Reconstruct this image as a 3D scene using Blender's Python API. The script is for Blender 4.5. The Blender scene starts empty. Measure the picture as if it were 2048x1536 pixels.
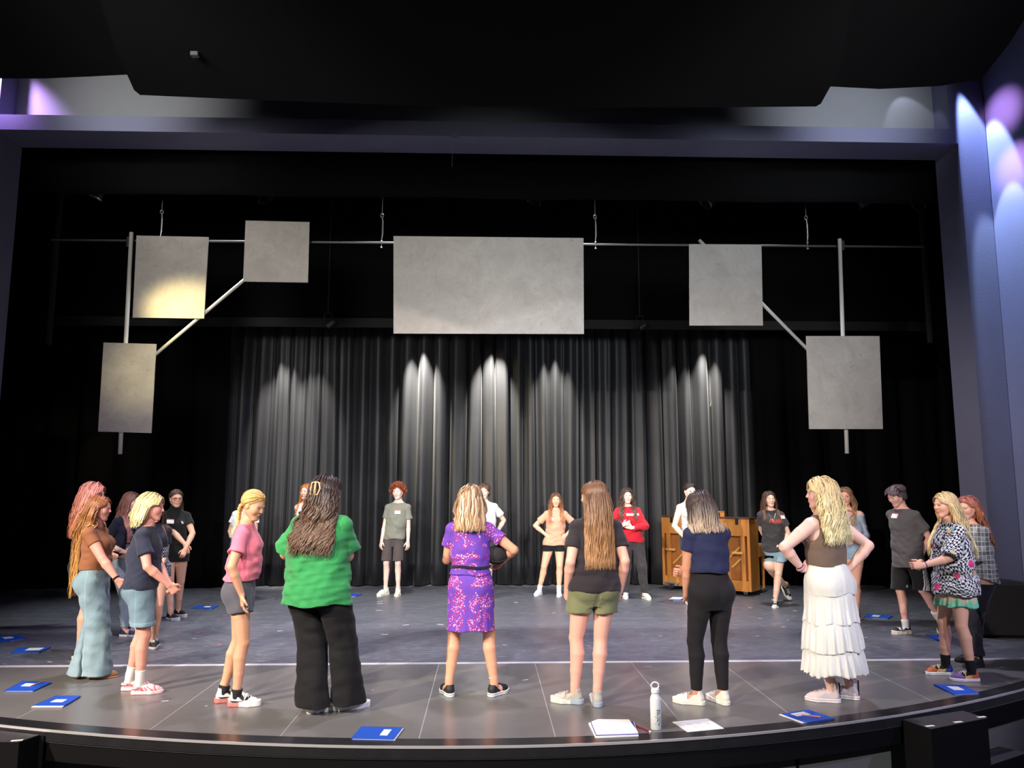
import bpy, math, random
import numpy as np
from mathutils import Vector, Matrix, Euler

PI = math.pi
scene = bpy.context.scene
COL = scene.collection
random.seed(7)

# ------------------------------------------------------------------ camera, world, exposure
PITCH, YAW, EYE = math.atan(207/1560.0), math.radians(1.9), 1.63
cam_data = bpy.data.cameras.new('camera')
cam_data.sensor_width = 36.0
cam_data.lens = 1560.0/2048.0*36.0
cam_data.clip_end = 100
cam = bpy.data.objects.new('camera', cam_data)
COL.objects.link(cam)
cam.location = (0, 0, EYE)
cam.rotation_euler = (PI/2 + PITCH, 0, -YAW)
scene.camera = cam
scene.view_settings.view_transform = 'Standard'
scene.view_settings.look = 'None'
scene.view_settings.gamma = 1
scene.view_settings.use_curve_mapping = False
scene.view_settings.exposure = 0.0

world = bpy.data.worlds.new('house_dark')
scene.world = world
world.use_nodes = True
world.node_tree.nodes['Background'].inputs[0].default_value = (0.05, 0.055, 0.075, 1)
world.node_tree.nodes['Background'].inputs[1].default_value = 0.4

def spot(name, loc, target, energy, color, angle, blend=0.5, radius=0.1):
    d = bpy.data.lights.new(name, 'SPOT')
    d.energy = energy; d.color = color
    d.spot_size = math.radians(angle); d.spot_blend = blend
    d.shadow_soft_size = radius
    o = bpy.data.objects.new(name, d)
    COL.objects.link(o)
    o.location = loc
    o.rotation_euler = (Vector(target) - Vector(loc)).to_track_quat('-Z', 'Y').to_euler()
    return o

WARM, COOL, VIOLET = (1.0, 0.90, 0.77), (0.86, 0.92, 1.0), (0.55, 0.45, 1.0)
# front of house catwalk, above and behind the camera: low cones that stay on the stage floor and the people
spot('front_light', (-4.5, -2.5, 6.4), (-0.6, 8.6, 0.3), 3400, WARM, 40, 0.5, 0.08)
spot('front_light', (4.8, -2.5, 6.4), (0.6, 8.6, 0.3), 1900, COOL, 40, 0.5, 0.08)
spot('front_light', (-1.5, -3.0, 6.6), (-0.5, 11.6, 0.2), 2700, (1.0, 0.95, 0.88), 30, 0.5, 0.08)
spot('front_light', (3.0, -3.0, 6.6), (2.4, 11.6, 0.2), 1700, (1.0, 0.96, 0.92), 26, 0.5, 0.08)
# box boom lights from the house left side
spot('box_boom_light', (-7.4, 1.5, 4.4), (0.0, 7.6, 0.3), 4200, (1.0, 0.84, 0.74), 50, 0.5, 0.06)
spot('box_boom_light', (-7.8, 2.4, 3.4), (1.5, 8.4, 0.0), 2400, VIOLET, 50, 0.5, 0.06)
spot('box_boom_light', (7.4, 2.0, 4.6), (0.5, 8.0, 0.3), 700, VIOLET, 50, 0.5, 0.06)
# soft light on the hanging panels
spot('panel_light', (-3.0, 2.2, 4.6), (-1.9, 10.0, 4.1), 1700, (1.0, 0.95, 0.88), 56, 0.7, 0.8)
spot('panel_light', (3.2, 2.2, 4.6), (2.3, 10.0, 4.1), 1500, (0.93, 0.97, 1.0), 56, 0.7, 0.8)
spot('panel_special', (-6.2, 7.6, 4.6), (-3.72, 10.0, 3.78), 2300, (1.0, 0.80, 0.36), 20, 1.0, 0.1)
spot('panel_special', (-1.6, 6.8, 4.4), (-4.2, 10.0, 3.15), 900, (1.0, 0.84, 0.45), 17, 1.0, 0.1)
# overhead electrics, upstage of the front border
for x in (-3.6, -1.2, 1.2, 3.6):
    spot('overhead_light', (x, 10.4, 6.2), (x, 10.4, 0.0), 1000, (0.93, 0.95, 1.0), 60, 0.8, 0.12)
for x in (-2.8, 0.0, 2.8):
    spot('overhead_light', (x, 7.6, 5.7), (x, 7.4, 0.0), 800, (0.82, 0.77, 1.0), 70, 0.8, 0.12)
# ------------------------------------------------------------------ helpers: objects
def srgb(*c):
    if len(c) == 1: c = c[0]
    return tuple(((v/255.0)/12.92 if v/255.0 <= 0.04045 else ((v/255.0+0.055)/1.055)**2.4) for v in c)

def link_mesh(name, verts, faces, mat=None, parent=None, smooth=False, mats=None, midx=None, col=None):
    me = bpy.data.meshes.new(name)
    verts = np.asarray(verts, dtype=np.float32).reshape(-1, 3)
    if isinstance(faces, np.ndarray) and faces.ndim == 2:
        nf, k = faces.shape
        me.vertices.add(len(verts)); me.vertices.foreach_set('co', verts.ravel())
        me.loops.add(nf*k); me.loops.foreach_set('vertex_index', faces.astype(np.int32).ravel())
        me.polygons.add(nf)
        me.polygons.foreach_set('loop_start', np.arange(0, nf*k, k, dtype=np.int32))
        me.update(calc_edges=True)
    else:
        me.from_pydata([tuple(v) for v in verts.tolist()], [], [tuple(int(i) for i in f) for f in faces])
    for m in (mats or ([mat] if mat else [])): me.materials.append(m)
    if midx is not None: me.polygons.foreach_set('material_index', np.asarray(midx, dtype=np.int32))
    if smooth: me.polygons.foreach_set('use_smooth', np.ones(len(me.polygons), dtype=bool))
    if col is not None:
        at = me.color_attributes.new('Col', 'FLOAT_COLOR', 'POINT')
        c4 = np.ones((len(verts), 4), dtype=np.float32); c4[:, :3] = col
        at.data.foreach_set('color', c4.ravel())
    me.update()
    o = bpy.data.objects.new(name, me)
    COL.objects.link(o)
    if parent: o.parent = parent
    return o

def empty(name, loc=(0, 0, 0), rz=0.0):
    o = bpy.data.objects.new(name, None)
    o.empty_display_size = 0.1
    COL.objects.link(o); o.location = loc; o.rotation_euler = (0, 0, rz)
    return o

def tag(o, label=None, cat=None, group=None, kind=None):
    if label: o['label'] = label
    if cat: o['category'] = cat
    if group: o['group'] = group
    if kind: o['kind'] = kind
    return o

class MB:
    """collects boxes, tubes, prisms; builds ONE mesh"""
    def __init__(s): s.v = []; s.f = []; s.m = []
    def add(s, vs, fs, mi=0, M=None):
        b = len(s.v)
        if M is not None: vs = [tuple(M @ Vector(v)) for v in vs]
        s.v += [tuple(v) for v in vs]
        s.f += [tuple(i+b for i in f) for f in fs]; s.m += [mi]*len(fs)
        return s
    def box(s, lo, hi, mi=0, M=None, bev=0.0):
        x0, y0, z0 = lo; x1, y1, z1 = hi
        if bev <= 0:
            vs = [(x0,y0,z0),(x1,y0,z0),(x1,y1,z0),(x0,y1,z0),(x0,y0,z1),(x1,y0,z1),(x1,y1,z1),(x0,y1,z1)]
            fs = [(0,3,2,1),(4,5,6,7),(0,1,5,4),(1,2,6,5),(2,3,7,6),(3,0,4,7)]
            return s.add(vs, fs, mi, M)
        b = bev
        vs = []; key = {}
        for i in (0,1):
            for j in (0,1):
                for k in (0,1):
                    X = (x0,x1)[i]; Y = (y0,y1)[j]; Z = (z0,z1)[k]
                    sx = (1,-1)[i]; sy = (1,-1)[j]; sz = (1,-1)[k]
                    for a in range(3):
                        p = [X+sx*b, Y+sy*b, Z+sz*b]; p[a] = (X,Y,Z)[a]
                        key[(i,j,k,a)] = len(vs); vs.append(tuple(p))
        fs = []
        for a in range(3):
            o1, o2 = [q for q in range(3) if q != a]
            for sd in (0,1):
                q = []
                for u, w in ((0,0),(1,0),(1,1),(0,1)):
                    c = [0,0,0]; c[a] = sd; c[o1] = u; c[o2] = w
                    q.append(key[(c[0],c[1],c[2],a)])
                if (sd == 0) ^ (a == 1): q = q[::-1]
                fs.append(tuple(q))
        for a in range(3):
            o1, o2 = [q for q in range(3) if q != a]
            for u in (0,1):
                for w in (0,1):
                    c0 = [0,0,0]; c0[o1] = u; c0[o2] = w; c1 = list(c0); c1[a] = 1
                    q = [key[(*c0,o1)], key[(*c0,o2)], key[(*c1,o2)], key[(*c1,o1)]]
                    fs.append(tuple(q))
        for i in (0,1):
            for j in (0,1):
                for k in (0,1): fs.append((key[(i,j,k,0)],key[(i,j,k,1)],key[(i,j,k,2)]))
        return s.add(vs, fs, mi, M)
    def tube(s, pts, rad, n=8, mi=0, M=None, cap=True):
        pts = [Vector(p) for p in pts]; m = len(pts)
        rad = rad if hasattr(rad, '__len__') else [rad]*m
        up = Vector((0,0,1))
        vs = []; fs = []
        prev = None
        for i, p in enumerate(pts):
            t = (pts[min(i+1,m-1)] - pts[max(i-1,0)])
            t = t.normalized() if t.length > 1e-9 else Vector((0,0,1))
            if prev is None:
                a = t.cross(up)
                if a.length < 1e-3: a = t.cross(Vector((1,0,0)))
            else:
                a = prev - t*prev.dot(t)
                if a.length < 1e-6: a = t.cross(up)
            a.normalize(); prev = a; b = t.cross(a)
            for k in range(n):
                an = 2*PI*k/n
                vs.append(tuple(p + a*math.cos(an)*rad[i] + b*math.sin(an)*rad[i]))
        for i in range(m-1):
            for k in range(n):
                fs.append((i*n+k, i*n+(k+1)%n, (i+1)*n+(k+1)%n, (i+1)*n+k))
        if cap: fs += [tuple(range(n))[::-1], tuple((m-1)*n+k for k in range(n))]
        return s.add(vs, fs, mi, M)
    def lathe(s, prof, n=24, mi=0, M=None):
        vs = []; fs = []
        for r, z in prof:
            for k in range(n): vs.append((r*math.cos(2*PI*k/n), r*math.sin(2*PI*k/n), z))
        for i in range(len(prof)-1):
            for k in range(n):
                fs.append((i*n+k, i*n+(k+1)%n, (i+1)*n+(k+1)%n, (i+1)*n+k))
        return s.add(vs, fs, mi, M)
    def prism(s, poly, z0, z1, mi=0, M=None):
        n = len(poly)
        vs = [(x,y,z0) for x,y in poly] + [(x,y,z1) for x,y in poly]
        fs = [tuple(range(n))[::-1], tuple(range(n,2*n))] + [(i,(i+1)%n,n+(i+1)%n,n+i) for i in range(n)]
        return s.add(vs, fs, mi, M)
    def build(s, name, mat, parent=None, smooth=False, fix=True):
        mats = mat if isinstance(mat, (list, tuple)) else [mat]
        o = link_mesh(name, s.v, s.f, mats=mats, midx=s.m, parent=parent, smooth=smooth)
        if fix:
            import bmesh
            bm = bmesh.new(); bm.from_mesh(o.data)
            bmesh.ops.recalc_face_normals(bm, faces=bm.faces)
            bm.to_mesh(o.data); bm.free()
        return o

# ------------------------------------------------------------------ helpers: materials
def new_mat(name):
    m = bpy.data.materials.new(name); m.use_nodes = True
    nt = m.node_tree; b = nt.nodes['Principled BSDF']
    return m, nt, b, nt.links.new

def node(nt, t, **kw):
    n = nt.nodes.new(t)
    for k, v in kw.items():
        if k in n.inputs: n.inputs[k].default_value = v
        else: setattr(n, k, v)
    return n

def plain(name, rgb, rough=0.5, metal=0.0, spec=0.5, bump=0.0, bscale=60.0, var=0.0, vscale=6.0, stretch=(1,1,1), sheen=0.0):
    m, nt, b, L = new_mat(name)
    b.inputs['Base Color'].default_value = (*rgb, 1)
    b.inputs['Roughness'].default_value = rough
    b.inputs['Metallic'].default_value = metal
    b.inputs['Specular IOR Level'].default_value = spec
    if sheen: b.inputs['Sheen Weight'].default_value = sheen
    tc = node(nt, 'ShaderNodeTexCoord'); mp = node(nt, 'ShaderNodeMapping')
    mp.inputs['Scale'].default_value = stretch
    L(tc.outputs['Object'], mp.inputs['Vector'])
    if var:
        n = node(nt, 'ShaderNodeTexNoise', Scale=vscale, Detail=5.0)
        L(mp.outputs[0], n.inputs['Vector'])
        mx = node(nt, 'ShaderNodeMix', data_type='RGBA')
        mx.inputs[6].default_value = (*[c*(1-var) for c in rgb], 1)
        mx.inputs[7].default_value = (*[min(1, c*(1+var)) for c in rgb], 1)
        L(n.outputs[0], mx.inputs[0]); L(mx.outputs[2], b.inputs['Base Color'])
    if bump:
        n = node(nt, 'ShaderNodeTexNoise', Scale=bscale, Detail=3.0)
        L(mp.outputs[0], n.inputs['Vector'])
        bp = node(nt, 'ShaderNodeBump', Strength=bump, Distance=0.01)
        L(n.outputs[0], bp.inputs['Height']); L(bp.outputs[0], b.inputs['Normal'])
    return m

def cloth_mat(name, rough=0.85, bump=0.25, sheen=0.15, spec=0.25):
    m, nt, b, L = new_mat(name)
    at = node(nt, 'ShaderNodeAttribute', attribute_name='Col')
    L(at.outputs['Color'], b.inputs['Base Color'])
    b.inputs['Roughness'].default_value = rough
    b.inputs['Specular IOR Level'].default_value = spec
    b.inputs['Sheen Weight'].default_value = sheen
    tc = node(nt, 'ShaderNodeTexCoord')
    n = node(nt, 'ShaderNodeTexNoise', Scale=35.0, Detail=4.0)
    L(tc.outputs['Object'], n.inputs['Vector'])
    bp = node(nt, 'ShaderNodeBump', Strength=bump, Distance=0.01)
    L(n.outputs[0], bp.inputs['Height']); L(bp.outputs[0], b.inputs['Normal'])
    return m

M_CLOTH = cloth_mat('cotton_cloth')
M_KNIT = cloth_mat('stretch_knit', 0.8, 0.1, 0.05, 0.2)
M_SHOE = cloth_mat('shoe_upper', 0.6, 0.12, 0.0, 0.4)
M_HAIR = cloth_mat('hair_strands', 0.42, 0.0, 0.0, 0.5)
def skin_mat():
    m, nt, b, L = new_mat('skin')
    at = node(nt, 'ShaderNodeAttribute', attribute_name='Col')
    L(at.outputs['Color'], b.inputs['Base Color'])
    b.inputs['Roughness'].default_value = 0.52
    b.inputs['Specular IOR Level'].default_value = 0.4
    b.inputs['Subsurface Weight'].default_value = 0.12
    b.inputs['Subsurface Radius'].default_value = (0.012, 0.005, 0.003)
    b.inputs['Subsurface Scale'].default_value = 1.0
    return m
M_SKIN = skin_mat()

def floral_mat():
    m, nt, b, L = new_mat('purple_floral_print')
    tc = node(nt, 'ShaderNodeTexCoord')
    n = node(nt, 'ShaderNodeTexNoise', Scale=22.0, Detail=2.0)
    L(tc.outputs['Object'], n.inputs['Vector'])
    ad = node(nt, 'ShaderNodeMix', data_type='RGBA'); ad.inputs[0].default_value = 0.045
    L(tc.outputs['Object'], ad.inputs[6]); L(n.outputs['Color'], ad.inputs[7])
    cl = node(nt, 'ShaderNodeTexNoise', Scale=13.0, Detail=1.0)      # sprays of blossom
    L(tc.outputs['Object'], cl.inputs['Vector'])
    def spots(scale, thr, mask_lo):
        v = node(nt, 'ShaderNodeTexVoronoi', Scale=scale); L(ad.outputs[2], v.inputs['Vector'])
        lt = node(nt, 'ShaderNodeMath', operation='LESS_THAN'); L(v.outputs['Distance'], lt.inputs[0]); lt.inputs[1].default_value = thr
        gt = node(nt, 'ShaderNodeMath', operation='GREATER_THAN'); L(cl.outputs[0], gt.inputs[0]); gt.inputs[1].default_value = mask_lo
        mu = node(nt, 'ShaderNodeMath', operation='MULTIPLY'); L(lt.outputs[0], mu.inputs[0]); L(gt.outputs[0], mu.inputs[1])
        return mu
    base = (*srgb(104, 62, 172), 1)
    cur = None
    for sc, th, ml, c in ((70, .42, .47, srgb(150, 25, 110)), (62, .30, .49, srgb(235, 200, 235)), (110, .36, .50, srgb(205, 60, 120)), (45, .16, .52, srgb(255, 235, 240))):
        k = spots(sc, th, ml); mx = node(nt, 'ShaderNodeMix', data_type='RGBA')
        L(k.outputs[0], mx.inputs[0])
        if cur is None: mx.inputs[6].default_value = base
        else: L(cur, mx.inputs[6])
        mx.inputs[7].default_value = (*c, 1); cur = mx.outputs[2]
    L(cur, b.inputs['Base Color']); b.inputs['Roughness'].default_value = 0.8
    return m

def checker_mat():
    m, nt, b, L = new_mat('warped_checker_print')
    tc = node(nt, 'ShaderNodeTexCoord')
    n = node(nt, 'ShaderNodeTexNoise', Scale=6.0, Detail=0.0)
    L(tc.outputs['Object'], n.inputs['Vector'])
    ad = node(nt, 'ShaderNodeMix', data_type='RGBA'); ad.inputs[0].default_value = 0.14
    L(tc.outputs['Object'], ad.inputs[6]); L(n.outputs['Color'], ad.inputs[7])
    # sum x and y so that the checks wrap round the body
    ck = node(nt, 'ShaderNodeTexChecker', Scale=52.0)
    L(ad.outputs[2], ck.inputs['Vector'])
    ck.inputs['Color1'].default_value = (0.75, 0.75, 0.75, 1); ck.inputs['Color2'].default_value = (0.012, 0.012, 0.015, 1)
    cur = ck.outputs[0]
    for off, th, c in (((0.3,0,0), .20, srgb(230, 60, 120)), ((1.3,2.1,.7), .18, srgb(150, 200, 190)), ((2.7,.4,1.9), .13, srgb(225, 190, 120)), ((4.1,3.3,.2), .11, srgb(120, 110, 150))):
        mp = node(nt, 'ShaderNodeMapping'); mp.inputs['Location'].default_value = off; L(tc.outputs['Object'], mp.inputs['Vector'])
        v = node(nt, 'ShaderNodeTexVoronoi', Scale=6.0); L(mp.outputs[0], v.inputs['Vector'])
        lt = node(nt, 'ShaderNodeMath', operation='LESS_THAN'); L(v.outputs['Distance'], lt.inputs[0]); lt.inputs[1].default_value = th
        mx = node(nt, 'ShaderNodeMix', data_type='RGBA'); L(lt.outputs[0], mx.inputs[0]); L(cur, mx.inputs[6]); mx.inputs[7].default_value = (*c, 1)
        cur = mx.outputs[2]
    L(cur, b.inputs['Base Color']); b.inputs['Roughness'].default_value = 0.85
    return m

def plaid_mat():
    m, nt, b, L = new_mat('grey_plaid_flannel')
    tc = node(nt, 'ShaderNodeTexCoord'); sp = node(nt, 'ShaderNodeSeparateXYZ'); L(tc.outputs['Object'], sp.inputs[0])
    def stripe(src, freq, ph, thr, mul=1.0):
        a = node(nt, 'ShaderNodeMath', operation='MULTIPLY_ADD'); L(src, a.inputs[0]); a.inputs[1].default_value = freq; a.inputs[2].default_value = ph
        s = node(nt, 'ShaderNodeMath', operation='SINE'); L(a.outputs[0], s.inputs[0])
        g = node(nt, 'ShaderNodeMath', operation='GREATER_THAN'); L(s.outputs[0], g.inputs[0]); g.inputs[1].default_value = thr
        return g.outputs[0]
    xy = node(nt, 'ShaderNodeMath', operation='ADD'); L(sp.outputs[0], xy.inputs[0]); L(sp.outputs[1], xy.inputs[1])
    terms = [stripe(xy.outputs[0], 75, 0, 0.0), stripe(sp.outputs[2], 75, 0, 0.0), stripe(xy.outputs[0], 150, 1.2, 0.85), stripe(sp.outputs[2], 150, 1.2, 0.85)]
    cur = None; base = (*srgb(150, 152, 140), 1)
    for t, c, f in zip(terms, (srgb(70,74,72), srgb(70,74,72), srgb(215,215,205), srgb(215,215,205)), (.55, .55, .6, .6)):
        mu = node(nt, 'ShaderNodeMath', operation='MULTIPLY'); L(t, mu.inputs[0]); mu.inputs[1].default_value = f
        mx = node(nt, 'ShaderNodeMix', data_type='RGBA'); L(mu.outputs[0], mx.inputs[0])
        if cur is None: mx.inputs[6].default_value = base
        else: L(cur, mx.inputs[6])
        mx.inputs[7].default_value = (*c, 1); cur = mx.outputs[2]
    L(cur, b.inputs['Base Color']); b.inputs['Roughness'].default_value = 0.9
    return m
M_FLORAL, M_CHECK, M_PLAID = floral_mat(), checker_mat(), plaid_mat()
# ------------------------------------------------------------------ distance-field modelling
def v3(*a): return np.array(a, dtype=np.float64)
def nrm(a):
    a = np.asarray(a, float); return a/max(1e-9, np.linalg.norm(a))
def smin(a, b, k):
    h = np.clip(0.5+0.5*(b-a)/k, 0, 1)
    return b*(1-h)+a*h-k*h*(1-h)

class Grid:
    def __init__(s, lo, hi, h):
        s.lo = np.array(lo, float); s.h = h
        s.n = np.ceil((np.array(hi)-s.lo)/h).astype(int)+1
        s.ax = [(s.lo[i]+h*np.arange(s.n[i])).astype(np.float32) for i in range(3)]
    def new(s, v=0.15): return np.full(tuple(s.n), v, dtype=np.float32)
    def sl(s, lo, hi, m=0.05):
        r = []
        for i in range(3):
            a = int(max(0, math.floor((lo[i]-m-s.lo[i])/s.h))); b = int(min(s.n[i], math.ceil((hi[i]+m-s.lo[i])/s.h)+1))
            if b <= a: return None
            r.append(slice(a, b))
        return tuple(r)
    def xyz(s, sl):
        return (s.ax[0][sl[0]][:, None, None], s.ax[1][sl[1]][None, :, None], s.ax[2][sl[2]][None, None, :])

def cone_d(P, a, b, r1, r2, flat=None, ff=1.0):
    X, Y, Z = P; ab = b-a; L2 = max(1e-9, float(ab@ab))
    t = np.clip(((X-a[0])*ab[0]+(Y-a[1])*ab[1]+(Z-a[2])*ab[2])/L2, 0, 1)
    qx = X-a[0]-t*ab[0]; qy = Y-a[1]-t*ab[1]; qz = Z-a[2]-t*ab[2]
    if flat is not None:
        w = (qx*flat[0]+qy*flat[1]+qz*flat[2])*(1/ff-1)
        qx = qx+w*flat[0]; qy = qy+w*flat[1]; qz = qz+w*flat[2]
        return (np.sqrt(qx*qx+qy*qy+qz*qz)-(r1+(r2-r1)*t))*(0.5+0.5*ff)
    return np.sqrt(qx*qx+qy*qy+qz*qz)-(r1+(r2-r1)*t)

def ell_d(P, c, r, R=None):
    X, Y, Z = P; x, y, z = X-c[0], Y-c[1], Z-c[2]
    if R is not None:
        x, y, z = (R[0,0]*x+R[1,0]*y+R[2,0]*z, R[0,1]*x+R[1,1]*y+R[2,1]*z, R[0,2]*x+R[1,2]*y+R[2,2]*z)
    k = np.sqrt((x/r[0])**2+(y/r[1])**2+(z/r[2])**2)
    g = np.sqrt((x/r[0]**2)**2+(y/r[1]**2)**2+(z/r[2]**2)**2)
    return k*(k-1)/np.maximum(g, 1e-6)

def add_cone(G, F, a, b, r1, r2, k=0.01, flat=None, ff=1.0):
    a = np.asarray(a, float); b = np.asarray(b, float); R = max(r1, r2)*max(1, ff)
    sl = G.sl(np.minimum(a, b)-R, np.maximum(a, b)+R)
    if sl is None: return
    d = cone_d(G.xyz(sl), a, b, r1, r2, flat, ff)
    F[sl] = smin(F[sl], d, k)
def add_ell(G, F, c, r, k=0.01, R=None, sub=False):
    m = max(r); c = np.asarray(c, float)
    sl = G.sl(c-m, c+m)
    if sl is None: return
    d = ell_d(G.xyz(sl), c, r, R)
    F[sl] = -smin(-F[sl], d, k) if sub else smin(F[sl], d, k)

def surface_nets(F, G, colorless=True):
    ins = F < 0
    if not ins.any(): return None
    idx = [np.where(ins.any(axis=tuple(j for j in range(3) if j != i)))[0] for i in range(3)]
    lo = [max(0, a[0]-2) for a in idx]; hi = [min(F.shape[i], idx[i][-1]+3) for i in range(3)]
    F = F[lo[0]:hi[0], lo[1]:hi[1], lo[2]:hi[2]]
    F = np.pad(F, 1, constant_values=0.1); ins = F < 0
    o = G.lo+(np.array(lo)-1)*G.h
    n = np.array(F.shape)-1
    cnt = np.zeros(n, dtype=np.int8)
    for dx in (0,1):
        for dy in (0,1):
            for dz in (0,1): cnt += ins[dx:dx+n[0], dy:dy+n[1], dz:dz+n[2]]
    act = np.argwhere((cnt > 0) & (cnt < 8))
    ids = np.full(n, -1, dtype=np.int32); ids[act[:,0], act[:,1], act[:,2]] = np.arange(len(act))
    pos = np.zeros((len(act), 3)); w = np.zeros(len(act))
    cv = {}
    for c in np.ndindex(2,2,2): cv[c] = F[act[:,0]+c[0], act[:,1]+c[1], act[:,2]+c[2]]
    for a in range(3):
        for u in (0,1):
            for v in (0,1):
                c0 = [0,0,0]; o1, o2 = [q for q in range(3) if q != a]; c0[o1] = u; c0[o2] = v
                c1 = list(c0); c1[a] = 1
                A, B = cv[tuple(c0)], cv[tuple(c1)]
                m = (A < 0) != (B < 0)
                t = np.where(m, A/np.where(m, A-B, 1), 0)
                for q in range(3): pos[:, q] += m*(c0[q] + (t if q == a else 0))
                w += m
    pos = act+pos/w[:, None]
    faces = []
    for a in range(3):
        o1, o2 = (a+1) % 3, (a+2) % 3
        sA = [slice(None)]*3; sB = [slice(None)]*3
        sA[a] = slice(0, -1); sB[a] = slice(1, None)
        A, B = ins[tuple(sA)], ins[tuple(sB)]
        e = np.argwhere(A != B); flip = A[e[:,0], e[:,1], e[:,2]]
        q = []
        for d1, d2 in ((-1,-1),(0,-1),(0,0),(-1,0)):
            c = e.copy(); c[:, o1] += d1; c[:, o2] += d2
            q.append(c)
        ok = np.ones(len(e), bool)
        for c in q: ok &= ((c >= 0) & (c < n)).all(axis=1)
        I = np.stack([ids[c[ok,0], c[ok,1], c[ok,2]] for c in q], axis=1)
        fl = flip[ok]
        I[~fl] = I[~fl][:, ::-1]
        faces.append(I)
    return o+pos*G.h, np.concatenate(faces)

def interp_tab(z, tab, col, kind='s'):
    zs = np.array([r[0] for r in tab]); vs = np.array([r[col] for r in tab])
    i = np.clip(np.searchsorted(zs, z)-1, 0, len(zs)-2)
    t = np.clip((z-zs[i])/(zs[i+1]-zs[i]), 0, 1)
    m = np.gradient(vs, zs); hh = zs[i+1]-zs[i]
    return (2*t**3-3*t**2+1)*vs[i]+(t**3-2*t**2+t)*hh*m[i]+(-2*t**3+3*t**2)*vs[i+1]+(t**3-t**2)*hh*m[i+1]

FEM = [(.74,.130,.085,-.005),(.80,.158,.102,-.012),(.86,.172,.116,-.014),(.92,.168,.112,-.010),(.99,.146,.098,.0),(1.06,.126,.088,.004),(1.13,.128,.090,.004),(1.20,.140,.098,.006),(1.26,.150,.102,.004),(1.31,.150,.094,-.004),(1.35,.134,.080,-.010),(1.39,.092,.062,-.010),(1.45,.050,.046,-.006)]
MAL = [(.74,.125,.085,-.005),(.80,.146,.100,-.010),(.86,.156,.110,-.012),(.92,.154,.108,-.008),(.99,.146,.100,.0),(1.06,.142,.096,.004),(1.13,.146,.098,.004),(1.20,.158,.104,.006),(1.26,.168,.108,.004),(1.31,.168,.100,-.002),(1.35,.152,.084,-.010),(1.39,.105,.064,-.010),(1.45,.056,.052,-.006)]

def rotm(yaw=0, pitch=0, roll=0):
    """head rotation: yaw about z (+ = turn left), pitch + = look down, roll + = tilt to its right"""
    return np.array((Matrix.Rotation(yaw, 3, 'Z') @ Matrix.Rotation(-pitch, 3, 'X') @ Matrix.Rotation(roll, 3, 'Y')))

def ik(a, c, l1, l2, pole):
    a = np.asarray(a, float); c = np.asarray(c, float); v = c-a; d = np.linalg.norm(v)
    d2 = min(d, (l1+l2)*0.998)
    u = v/d
    if d > d2: c = a+u*d2
    x = (l1*l1-l2*l2+d2*d2)/(2*d2); h = math.sqrt(max(0, l1*l1-x*x))
    p = np.asarray(pole, float); p = p-u*(p@u); p = nrm(p)
    return a+u*x+p*h, c

def noise3(P, seed, f):
    """smooth pseudo noise out of warped sines; P arrays"""
    r = np.random.RandomState(seed); out = 0
    X, Y, Z = P
    for i in range(4):
        d = r.normal(size=3); d /= np.linalg.norm(d); ph = r.rand()*6.28; e = r.normal(size=3)*f*0.4; p2 = r.rand()*6.28
        out = out+np.sin(f*(1+.35*i)*(X*d[0]+Y*d[1]+Z*d[2])+ph+1.3*np.sin(X*e[0]+Y*e[1]+Z*e[2]+p2))/(1+.4*i)
    return out/2.2

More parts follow.
